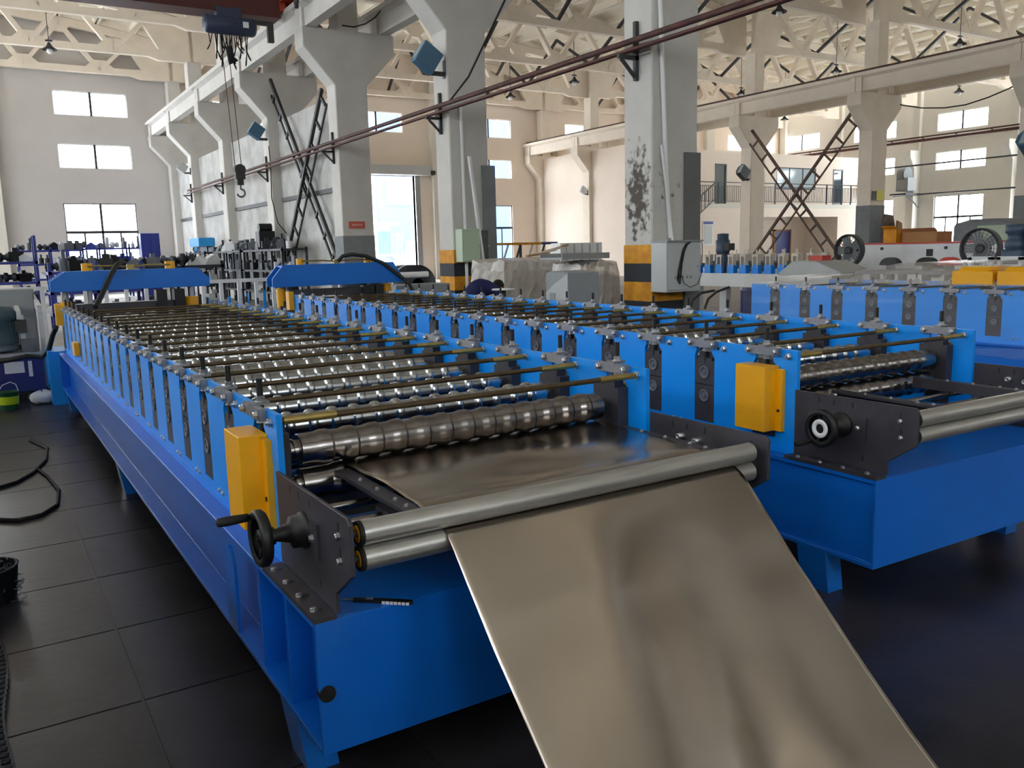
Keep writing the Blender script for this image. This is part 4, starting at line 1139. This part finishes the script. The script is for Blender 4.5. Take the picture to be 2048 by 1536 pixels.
for k, (y, ww) in enumerate(((24.6, 4.2), (29.2, 3.8), (34.4, 3.4))):
    nm = ['iron rack against the rough wall, nearest the lattice braces', 'iron rack against the rough wall, second from the braces', 'iron rack against the rough wall, farthest from the braces'][k]
    t = thing('storage_rack', nm, 'rack', (7.55, y, 0))
    for q in range(5):
        for xx in (0, .72): obj('upright', B().box(xx, q * (ww - .06) / 4, 0, xx + .06, q * (ww - .06) / 4 + .06, 1.82), 'part_dark', t)
    for z in (.5, 1.15, 1.78): obj('shelf', B().box(0, 0, z - .06, .78, ww, z), 'part_dark', t)
    for z in (.5, 1.15, 1.78):
        yy = .2; n_ = 0
        while yy < ww - .2:
            kk = random.choice((0, 1, 2, 3, 4 if z < 1.7 else 1)); mt = random.choice(dk if k < 2 else dk + ['cyan'])
            o = put('machine_part', part_mesh(kk, mt), None, (7.75 + random.uniform(0, .25), y + yy, z), (0, 0, random.uniform(0, 3))); s_ = fit(kk, z, (.5, 1.15, 1.78), .9, 1.35); o.scale = (s_, s_, s_)
            n_ += 1; tag(o, '%s %s, %s from its right end, %s shelf, %s' % (MN[mt], NAMES[kk], ORD(n_), shelf_name(z, (.5, 1.15, 1.78)), ['rough-wall rack nearest the braces', 'middle rough-wall rack', 'farthest rough-wall rack'][k]), 'machine part', 'parts on rough-wall rack %d' % (k + 1))
            yy += .19 * random.uniform(.8, 1.5)
tag(obj('blue_crate', B().box(0, 0, 0, .6, 1.6, .3).box(.04, .04, .3, .56, 1.56, .32), 'cyan', None, (7.3, 34.0, 2.0)), 'bright blue crate on top of the farthest rough-wall rack', 'crate')
tag(obj('motor_stack', B().box(-.25, -.2, 0, .25, .2, .5).cyl((-.2, 0, .6), (.2, 0, .6), .14, 16), 'black', None, (7.9, 27.3, 1.85)), 'black motor on top of the nearest rough-wall rack', 'motor')

# ================================================================== MIDDLE, BEHIND THE MACHINES
def console(label, x, y, w_, d_, zf, zb, mt='cab_grey', top='cab_grey_dark', z0=0):
    """sloped-top operator desk; slope rises toward +y"""
    t = thing('control_desk', label, 'control desk', (x, y, z0))
    obj('body', B().prism([(0, 0), (d_, 0), (d_, zb), (d_ * .55, zb), (0, zf)], 'x', 0, w_), mt, t, bevel=.008)
    return t


t = thing('control_desk', 'pale grey control desk with sloping top in front of the wrapped goods', 'control desk', (6.58, 9.15, 0))
obj('body', B().prism([(0, 0), (.52, 0), (.52, 1.26), (.40, 1.29), (0, 1.27)], 'x', 0, .52), 'cab_grey_dark', t, bevel=.01)
obj('side_panel', B().prism([(-.004, .02), (.50, .02), (.50, 1.0), (.30, 1.12), (-.004, 1.255)], 'x', -.012, 0), 'cab_grey', t)
obj('lock_plate', B().box(-.02, .28, .86, -.012, .40, 1.0), 'cab_grey_dark', t)
cabinet('control_cabinet', 'low grey cabinet just beyond the middle machine, left of the crouching worker', 5.55, 12.3, 0, 1.08, .95, .5, 'cab_grey_dark')
tag(obj('foam_roll', B().tube([(0, 0, 0), (.1, 0, .12), (.3, 0, .2), (.8, 0, .2)], .05, 10), 'frame_white', None, (5.6, 12.9, 1.02)), 'white foam profile draped behind the low grey cabinet', 'foam')


# steel coils
for k, (x, y, rr) in enumerate(((6.75, 14.0, .36), (6.15, 15.0, .40))):
    t = thing('steel_coil', ['dark steel coil with a pale strap, nearer to the striped column', 'dark steel coil partly behind the cutter of the middle machine'][k], 'coil', (x, y, 0), 0, 'steel coils')
    obj('coil_body', B().lathe((0, 0, 1.0), (0, 1, 0), [(0, .12), (0, rr), (.7, rr), (.7, .12)], 40, caps=False), 'part_dark', t)
    obj('strap', B().lathe((0, .3, 1.0), (0, 1, 0), [(0, rr + .004), (.05, rr + .004)], 40, caps=False), 'label_white', t)
    obj('stand', B().prism([(-.4, 0), (.4, 0), (.3, .75), (-.3, .75)], 'y', .1, .6), 'part_dark', t)


def film_blob(name, label, x, y, w_, d_, h, core='cab_grey', seed=1):
    """goods under crumpled plastic film"""
    rnd = random.Random(seed); t = thing(name, label, 'wrapped goods', (x, y, 0))
    obj('crate', B().box(.08, .08, 0, w_ - .08, d_ - .08, h * .86), core, t)
    nxx, nzz = 14, 9; ring = []; per = [(i / nxx * w_, 0) for i in range(nxx)] + [(w_, i / 8 * d_) for i in range(8)] + [(w_ - i / nxx * w_, d_) for i in range(nxx)] + [(0, d_ - i / 8 * d_) for i in range(8)]
    n = len(per); vs = []; fs = []
    for k in range(nzz + 1):
        z = h * k / nzz; sh_ = 1 - (.10 if k == nzz else .02 * (k / nzz))
        for (a, b) in per:
            j = rnd.uniform(-.03, .03); vs.append(((a - w_ / 2) * (sh_ + j) + w_ / 2, (b - d_ / 2) * (sh_ + j) + d_ / 2, z + (rnd.uniform(-.05, .04) if k else 0)))
    for k in range(nzz):
        for i in range(n): j = (i + 1) % n; fs.append((k * n + i, k * n + j, (k + 1) * n + j, (k + 1) * n + i))
    vs.append((w_ / 2, d_ / 2, h * 1.03)); c = len(vs) - 1
    for i in range(n): fs.append((nzz * n + i, nzz * n + (i + 1) % n, c))
    mb = B().add(vs, fs, False); obj('film', mb, 'film_thick', t)
    return t


film_blob('wrapped_crate', 'machine wrapped in clear plastic between the two striped columns', 7.7, 12.6, 1.25, 1.2, 1.40, 'cream', 3)
film_blob('wrapped_crate', 'grey cabinet half covered with plastic film left of the soot-stained column', 7.75, 10.45, .78, .8, 1.36, 'cab_grey_dark', 5)
t = thing('metal_tray', 'grey sheet metal tray on top of the film covered cabinet', 'tray', (7.45, 10.5, 1.42))
obj('tray_body', B().box(0, 0, 0, .9, .6, .03).box(0, 0, .03, .9, .02, .09).box(0, .58, .03, .9, .6, .09), 'cab_grey_dark', t)
for k in range(4):
    tag(obj('timber_offcut', B().bar((0, 0, 0), (.55, .15 - .1 * k, .05 + .03 * k), .06, .03), ['cardboard', 'cream', 'cream', 'cardboard'][k], None, (8.0 + .14 * k, 12.3 + .1 * k, 1.47 + .012 * k)), ['brown', 'pale', 'longer pale', 'lighter brown'][k] + ' timber offcut lying on the plastic wrapped machine', 'timber', 'timber offcuts on the wrapped machine')
t = thing('ribbed_box', 'white ribbed box standing behind the film covered cabinet', 'box', (9.05, 12.8, 1.3))
obj('panel', B().box(0, 0, 0, .95, .3, .38), 'frame_white', t)
for k in range(5): obj('rib', B().box(.1 + k * .18, -.02, .02, .13 + k * .18, 0, .36), 'cab_grey', t)
tag(obj('support_table', B().box(0, 0, 1.24, 1.1, .7, 1.3).box(.05, .05, 0, .12, .12, 1.24).box(.98, .05, 0, 1.05, .12, 1.24).box(.05, .58, 0, .12, .65, 1.24).box(.98, .58, 0, 1.05, .65, 1.24), 'part_dark', None, (9.0, 12.6, 0)), 'dark steel table under the white ribbed panel', 'table')

# orange topped A-frame rack in front of the far windows
t = thing('storage_rack', 'orange topped steel rack with slanting props in front of the far windows', 'rack', (14.0, 24.0, 0))
obj('top_beam', B().box(0, 0, 1.72, 2.2, .08, 1.80), 'stripe_yellow', t, label='orange beam'); obj('top_beam', B().box(2.2, 0, 1.72, 2.85, .08, 1.8), 'rack_blue', t)
obj('upright', B().box(0, .1, 0, .07, .17, 1.72), 'iron', t); obj('upright', B().box(2.78, .1, 0, 2.85, .17, 1.72), 'iron', t); obj('upright', B().box(1.4, .1, 0, 1.47, .17, 1.72), 'iron', t)
for k in range(6): obj('prop', B().bar((.1 + k * .48, .04, .9), (.42 + k * .48, .04, 1.72), .05), ['iron', 'cream'][k % 2], t)
obj('shelf', B().box(0, 0, .85, 2.85, .9, .92), 'cab_grey', t)
for k in range(7):
    o = put('machine_part', part_mesh([1, 3, 0, 2][k % 4], ['part_white', 'part_grey', 'rack_blue'][k % 3]), None, (14.3 + k * .38, 24.45, .92)); tag(o, '%s %s, %s from the left on the orange topped rack' % (MN[['part_white', 'part_grey', 'rack_blue'][k % 3]], NAMES[[1, 3, 0, 2][k % 4]], ORD(k + 1)), 'machine part', 'parts on the orange topped rack')

# small round table and crouching worker
t = thing('round_table', 'small round white table top beside the crouching worker', 'table', (6.62, 10.85, 0))
obj('table_top', B().lathe((0, 0, 1.00), (0, 0, 1), [(0, .0), (0, .17), (.02, .17), (.02, 0)], 32), 'frame_white', t)
obj('pedestal', B().cyl((0, 0, 0), (0, 0, 1.0), .04, 12).cyl((0, 0, 0), (0, 0, .03), .2, 20), 'iron', t)


def skin(name, joints, edges, mt, parent, sub=2):
    me = bpy.data.meshes.new(name); me.from_pydata([j[0] for j in joints], edges, [])
    o = bpy.data.objects.new(name, me); COL.objects.link(o); o.parent = parent
    sk = o.modifiers.new('skin', 'SKIN'); sk.use_smooth_shade = True
    for i, j in enumerate(joints):
        v = me.skin_vertices[0].data[i]; v.radius = j[1] if isinstance(j[1], tuple) else (j[1], j[1]); v.use_root = (i == 0)
    ss = o.modifiers.new('sub', 'SUBSURF'); ss.levels = sub; ss.render_levels = sub
    me.materials.append(MATS[mt])
    return o


t = thing('person', 'worker in navy blue jacket bending forward beyond the middle machine', 'person', (6.82, 11.9, 0))
J = [((-.18, 0, .86), (.15, .17)), ((-.10, 0, .96), (.145, .17)), ((.05, 0, 1.02), (.14, .175)), ((.17, 0, 1.0), (.12, .16)), ((.25, 0, .98), .06), ((.30, 0, .95), .055),
     ((-.2, .09, .78), .105), ((-.08, .12, .44), .07), ((-.18, .13, .09), .05), ((-.06, .14, .05), .045),
     ((-.2, -.09, .78), .105), ((-.04, -.12, .44), .07), ((-.14, -.13, .09), .05), ((-.02, -.14, .05), .045),
     ((.19, .19, .96), .065), ((.26, .25, .72), .05), ((.40, .20, .56), .038), ((.19, -.19, .96), .065), ((.27, -.25, .72), .05), ((.42, -.20, .58), .038)]
E_ = [(0, 1), (1, 2), (2, 3), (3, 4), (4, 5), (0, 6), (6, 7), (7, 8), (8, 9), (0, 10), (10, 11), (11, 12), (12, 13), (3, 14), (14, 15), (15, 16), (3, 17), (17, 18), (18, 19)]
skin('body', J, E_, 'navy', t)
hd = B().ball((.36, 0, .98), .105, 18, (.95, .78, 1.12)); hd.ball((.455, 0, .955), .02, 8, (1.2, .7, .9)); hd.ball((.36, .083, .98), .025, 8, (.7, .4, 1)); hd.ball((.36, -.083, .98), .025, 8, (.7, .4, 1)).ball((.44, 0, .91), .018, 8, (.6, 1.5, .5))
h = obj('head', hd, 'skin', t)
obj('hair', B().ball((.345, 0, 1.01), .112, 18, (.95, .80, .98)), 'hair', t)
for s in (-1, 1):
    obj('eye', B().ball((.445, .03 * s, .985), .010, 8), 'hair', h)
    hb = [((.40, .20 * s, .56), .032), ((.45, .19 * s, .53), .03), ((.49, .19 * s, .505), .022)]
    he = [(0, 1), (1, 2)]
    for q in range(4):
        i0 = len(hb); yy = .19 * s + (q - 1.5) * .018
        hb += [((.50, yy, .50), .009), ((.53, yy, .48), .008), ((.545 + .004 * (q in (1, 2)), yy, .455), .007)]; he += [(2, i0), (i0, i0 + 1), (i0 + 1, i0 + 2)]
    i0 = len(hb); hb += [((.46, (.19 - .035) * s, .51), .010), ((.49, (.19 - .05) * s, .485), .008)]; he += [(1, i0), (i0, i0 + 1)]
    skin('hand', hb, he, 'skin', t, 1)

# ================================================================== RIGHT SIDE
# white and blue mini roll former with standing motor
t = thing('mini_roll_former', 'small white roll former with blue shaft blocks behind the soot-stained column', 'machine', (13.3, 10.9, 0))
obj('bed', B().box(0, 0, .70, 1.1, 3.1, .98), 'white_paint', t, bevel=.01)
obj('leg', B().box(.05, .1, 0, .2, .3, .7), 'white_paint', t); obj('leg', B().box(.05, 2.8, 0, .2, 3.0, .7), 'white_paint', t); obj('leg', B().box(.9, .1, 0, 1.05, .3, .7), 'white_paint', t); obj('leg', B().box(.9, 2.8, 0, 1.05, 3.0, .7), 'white_paint', t)
bk = B().prism([(-.09, 0), (.09, 0), (.09, .15), (.05, .19), (-.05, .19), (-.09, .15)], 'x', 0, .12).mesh('shaft_block', 'blue')
st = B().box(0, -.07, 0, .1, -.04, .24).box(0, .04, 0, .1, .07, .24).box(0, -.08, .22, .1, .08, .27).cyl((.05, 0, .27), (.05, 0, .36), .015, 8).mesh('roll_stand', 'cream')
rl = B().lathe((.1, 0, .06), (1, 0, 0), [(0, .05), (.2, .05), (.2, .09), (.45, .09), (.45, .05), (.7, .05)], 14).mesh('roll', 'part_grey')
for k in range(9):
    put('shaft_block', bk, t, (.02, .2 + k * .33, .98)); put('roll_stand', st, t, (.02, .2 + k * .33, 1.10)); put('roll_stand', st, t, (.85, .2 + k * .33, 1.10)); put('roll', rl, t, (.05, .2 + k * .33, 1.08))
t = thing('upright_motor', 'dark blue upright gear motor on the small white roll former', 'motor', (13.46, 13.1, 0))
obj('gearbox', B().box(-.12, -.14, .98, .12, .14, 1.38).box(-.05, -.22, 1.0, .05, -.1, 1.2), 'motor_blue', t, bevel=.02)
obj('motor_body', B().lathe((0, 0, 1.38), (0, 0, 1), [(0, .13), (.05, .15), (.28, .15), (.30, .12), (.42, .12), (.43, 0)], 20), 'motor_blue', t)
obj('terminal_box', B().box(-.1, -.26, 1.45, .08, -.14, 1.6), 'iron', t)
tag(obj('oil_drum', B().lathe((0, 0, 0), (0, 0, 1), [(0, .28), (.02, .3), (.5, .3), (.52, .31), (.54, .3), (1.3, .3), (1.31, .27)], 24), 'tank_blue', None, (15.2, 13.8, 0)), 'dark blue drum behind the small white roll former', 'drum')
t = thing('control_desk', 'grey sloping control desk with a red tool on it, behind the wrapped machine', 'control desk', (11.4, 9.0, 0))
obj('body', B().prism([(0, 0), (1.3, 0), (1.3, 1.02), (1.3, 1.28), (0, 1.10), (-.1, 1.06), (0, 1.02)][::-1], 'x', 0, 1.1) if False else B().prism([(0, 0), (1.1, 0), (1.1, 1.06), (.8, 1.27), (.32, 1.27), (-.15, 1.10), (-.15, 1.05), (0, 1.03)], 'x', .3, 1.1), 'cab_grey', t, bevel=.008)
obj('red_tool', B().box(.5, .35, 1.275, .72, .62, 1.36), 'red', t); obj('mat', B().box(.35, .32, 1.272, .7, .78, 1.278), 'cab_grey', t)

# long white bench machine with red edge
t = thing('white_machine_bed', 'long white machine bed with a red top edge by the right windows', 'machine', (15, 4.4, 0))
obj('bed_panel', B().box(0, 0, .55, 1.6, 6.9, 1.50), 'white_paint', t)
obj('red_edge', B().box(-.02, 0, 1.50, 1.62, 6.9, 1.525), 'red', t)
for k in range(4): obj('foot', B().box(.1, .2 + k * 2.1, 0, 1.5, .6 + k * 2.1, .55), 'dado', t)
for k in range(5):
    obj('bolt_head', B().cyl((-.02, .8 + k * 1.3, 1.42), (0, .8 + k * 1.3, 1.42), .03, 10), 'iron', t)
obj('square_hole', B().box(-.006, 4.95, 1.27, 0, 5.08, 1.40), 'black', t)
for k in range(4):
    obj('roll_cover', B().lathe((-.12, 1.4 + k * 1.15, 1.02), (1, 0, 0), [(0, 0), (0, .14), (.12, .14)], 20), ['red', 'part_dark', 'part_dark', 'part_dark'][k], t)
for k, (y, d) in enumerate(((10.4, .60), (7.9, .66))):
    t = thing('pedestal_fan', ['black round fan at the left end of the white machine bed', 'larger black round fan right of the middle of the white machine bed'][k], 'fan', (14.0, y, 0), 0, 'black fans by the white machine bed'); zc = 1.41
    obj('guard_ring', B().lathe((-.06, 0, zc), (1, 0, 0), [(0, d / 2), (.12, d / 2), (.12, d / 2 - .035), (0, d / 2 - .035), (0, d / 2)], 36, caps=False), 'frame_dark', t)
    obj('fan_hub', B().cyl((-.05, 0, zc), (.2, 0, zc), .07, 16), 'frame_dark', t)
    for q in range(5):
        a = q * 2 * PI / 5
        obj('fan_blade', B().bar((0, math.cos(a) * .06, zc + math.sin(a) * .06), (0, math.cos(a) * (d / 2 - .05), zc + math.sin(a) * (d / 2 - .05)), .15, .008, up=(1, .4, 0)), 'cab_grey_dark', t)
    gm = B()
    for rr in (.14, .20, .25): gm.lathe((-.07, 0, zc), (1, 0, 0), [(0, rr), (.006, rr + .004)], 32, caps=False)
    for q in range(24):
        a = q * PI / 12; gm.bar((-.067, math.cos(a) * .05, zc + math.sin(a) * .05), (-.067, math.cos(a) * (d / 2 - .01), zc + math.sin(a) * (d / 2 - .01)), .005)
    stuff(obj('guard_wire', gm, 'iron', t))
    obj('stand', B().cyl((.05, 0, 0), (.05, 0, zc - d / 2), .035, 12).prism([(-.12, zc - d / 2 - .14), (.12, zc - d / 2 - .14), (.06, zc - d / 2 + .03), (-.06, zc - d / 2 + .03)], 'x', -.05, .12).cyl((.05, 0, 0), (.05, 0, .03), .25, 20), 'frame_dark', t)
for k, (x, y, wx, wy, hh, mt, lb) in enumerate(((15.4, 10.38, .3, .28, .26, 'stripe_yellow', 'upright amber cardboard carton'), (15.5, 9.6, .5, .72, .2, 'cardboard', 'open brown cardboard box'))):
    t = thing('cardboard_box', lb + ' on the white machine bed', 'box', (x, y, 1.525))
    obj('carton', B().box(0, 0, 0, wx, wy, hh), mt, t); obj('flap', B().prism([(0, hh), (-.08, hh + .06), (-.07, hh + .07), (.02, hh + .01)], 'y', 0, wy), mt, t)
t = thing('cardboard_sheet', 'brown cardboard and boards leaning on the nearer right column', 'cardboard', (29.35, 20.2, 0))
obj('board', B().prism([(0, 0), (1.0, 0), (.95, 1.9), (.75, 2.5), (.25, 2.55), (.1, 2.3)], 'y', .25, .3), 'rail_brown', t); obj('board', B().prism([(.6, 0), (1.5, 0), (1.1, 2.2), (.8, 2.3)], 'y', .1, .15), 'cardboard', t)
t = thing('covered_machine', 'dark rounded machine hood behind the white machine bed', 'machine', (19.5, 10.2, 0))
obj('hood', B().prism([(-.6, 0), (1.5, 0), (1.5, 1.9), (1.1, 2.0), (.5, 2.0), (.1, 1.9), (-.3, 1.62), (-.6, 1.4)][::1], 'x', 0, 1.4), 'dado', t, rot=(0, 0, 0), bevel=.05)
obj('hatch', B().box(-.02, .2, 1.5, 0, .9, 1.85), 'cab_green', t)
t = thing('upright_motor', 'large grey blue upright gear motor at the right edge of the picture', 'motor', (12.0, 6.28, 0))
obj('gearbox', B().box(-.14, -.14, 1.22, .14, .14, 1.42), 'motor_blue', t, bevel=.02)
obj('motor_body', B().lathe((0, 0, 1.42), (0, 0, 1), [(0, .13), (.03, .15), (.12, .15), (.13, .12), (.2, .12), (.22, .15), (.33, .15), (.34, 0)], 20), 'motor_blue', t)
obj('terminal_box', B().box(-.12, -.32, 1.45, .12, -.15, 1.72), 'motor_blue', t)
t = thing('motor_stand', 'pale steel frames carrying the gear motor at the right edge', 'stand', (11.8, 5.7, 0))
for q in range(3):
    y = q * .40
    obj('frame_bracket', B().box(0, y, 0, .06, y + .05, 1.32).box(0, y + .28, 0, .06, y + .33, 1.32).box(0, y, 1.27, .08, y + .33, 1.33), 'white_paint', t)
obj('support_plate', B().box(.06, .3, 1.19, .4, .9, 1.22).box(.2, .5, 0, .3, .6, 1.19), 'white_paint', t)
for k, (y, mt, lb) in enumerate(((7.25, 'red', 'red round saw guard'), (7.6, 'black', 'black motor cover'), (8.2, 'frame_dark', 'dark seat back'))):
    t = thing('machine_cover', lb + ' beyond the wrapped machine', 'cover', (12.0, y, 0))
    obj('cover', B().prism([(.16 * math.cos(a * PI / 10), 1.2 + .12 * math.sin(a * PI / 10)) for a in range(11)], 'x', 0, .12), mt, t); obj('support', B().box(.02, -.05, 0, .1, .05, 1.2), 'iron', t)
tag(obj('steel_plate', B().box(0, 0, 0, 1.0, 3.2, .05).box(.1, .1, -1.08, .2, .2, 0).box(.8, .1, -1.08, .9, .2, 0).box(.1, 3.0, -1.08, .2, 3.1, 0).box(.8, 3.0, -1.08, .9, 3.1, 0), 'part_grey', None, (11.6, 5.2, 1.08)), 'grey steel table carrying covers beyond the wrapped machine', 'table')

# right wall: crane rail pipes and fume unit
t = thing('wall_pipe', 'double brown crane rail pipe high on the right wall', 'pipe', (50.0, 10, 7.62)); obj('upper_pipe', B().cyl((0, 0, .1), (0, 33.5, .1), .05, 8), 'rail_brown', t); obj('lower_pipe', B().cyl((0, 0, -.1), (0, 33.5, -.1), .09, 8), 'rust', t)
for k in range(16): obj('tie', B().bar((0, 1 + k * 2.1, -.1), (0, 1.3 + k * 2.1, .1), .05), 'rail_brown', t)
for k, z in enumerate((6.05, 4.28)):
    tag(obj('wall_pipe', B().cyl((0, 0, 0), (0, [26, 23][k], 0), .05, 8), 'iron', None, (49.9, [10.5, 11][k], z)), ['thin dark pipe across the middle windows of the right wall', 'thin dark pipe below the middle windows of the right wall'][k], 'pipe')
t = thing('extraction_unit', 'grey fume extraction unit on a bracket at the end of the office floor', 'fan unit', (49.0, 32.6, 4.6))
obj('duct', B().lathe((.3, .0, .9), (0, 1, 0), [(0, .45), (.5, .45)], 20), 'dado', t); obj('fan_box', B().box(0, -.2, -.1, .8, .6, .7), 'cab_grey_dark', t); obj('bracket', B().box(-.3, -.3, -.35, 1.6, .8, -.25).bar((.2, 0, -.3), (1.5, 0, -1.1), .06), 'iron', t)

# ---- clear stretch film and yellow guards on the wrapped machine
t = thing('stretch_film', 'clear stretch film wound round the machine at the right', 'plastic film', (8.10, 1.55, 0))
vs = []; fs = []; ny_ = 60; nz_ = 16
for i in range(ny_ + 1):
    for j in range(nz_ + 1):
        y = .5 + 5.5 * i / ny_; z = .22 + (1.13 - .22) * j / nz_
        vs.append((.02 + .010 * math.sin(z * 40 + y * 1.3) + .006 * math.sin(z * 95 + y * 3.1) + random.uniform(-.003, .003), y, z))
for i in range(ny_):
    for j in range(nz_): q = i * (nz_ + 1) + j; fs.append((q, q + 1, q + nz_ + 2, q + nz_ + 1))
obj('side_film', B().add(vs, fs, True), 'film', t)
vs = []; fs = []; nx_ = 14; ny_ = 50
for i in range(ny_ + 1):
    for j in range(nx_ + 1):
        y = .5 + 5.6 * i / ny_; x = .0 + 1.6 * j / nx_; hump = .17 * math.exp(-((y - 4.0) / .75) ** 2) + .17 / (1 + math.exp((y - 3.4) * 5)) + .03
        vs.append((x, y, 1.135 + hump * math.sin(PI * min(1, (j + .0) / 4) / 2) + random.uniform(-.008, .008)))
for i in range(ny_):
    for j in range(nx_): q = i * (nx_ + 1) + j; fs.append((q, q + 1, q + nx_ + 2, q + nx_ + 1))
obj('top_film', B().add(vs, fs, True), 'film_top', t)
for k in range(3):
    gl = .4 if k == 2 else 1.24
    t = thing('guard_cover', ['yellow sheet metal guard lying under the film, nearest the right edge', 'yellow sheet metal guard lying under the film, middle one', 'yellow sheet metal guard lying under the film, farthest'][k], 'cover', (8.13, 1.9 + k * 1.28, 1.145), 0, 'yellow guards on the wrapped machine')
    obj('guard_body', B().box(0, 0, 0, .5, gl, .13).prism([(0, .13), (.5, .13), (.42, .17), (.08, .17)], 'y', .05, gl - .05), 'yellow', t, bevel=.006)
for k in range(2):
    tag(obj('film_hose', B().tube([(0, 0, 0), (.06, 0, .12), (.2, .0, .20), (.42, .0, .22 + .03 * k)], .016, 8), 'rubber_hose', None, (7.40 + .26 * k, 7.75, .80)), ['hose hooking over at the far end of the wrapped machine, left of two', 'hose hooking over at the far end of the wrapped machine, right of two'][k], 'hose')

# bench-shaped blocker, added unseen left of the frame to shade the near base
t = thing('light_blocker', 'long dark light blocker shaped as a bench, added unseen outside the left edge', 'light blocker', (-2.3, -1.0, 0))
obj('blocker_top', B().box(0, 0, 1.18, 1.55, 11, 1.25), 'part_dark', t)
obj('blocker_front', B().box(1.5, 0, .08, 1.54, 11, 1.18), 'part_dark', t)
for q in range(6):
    for xx in (.05, 1.38): obj('leg', B().box(xx, .1 + q * 2.12, 0, xx + .1, .2 + q * 2.12, 1.18), 'part_dark', t)
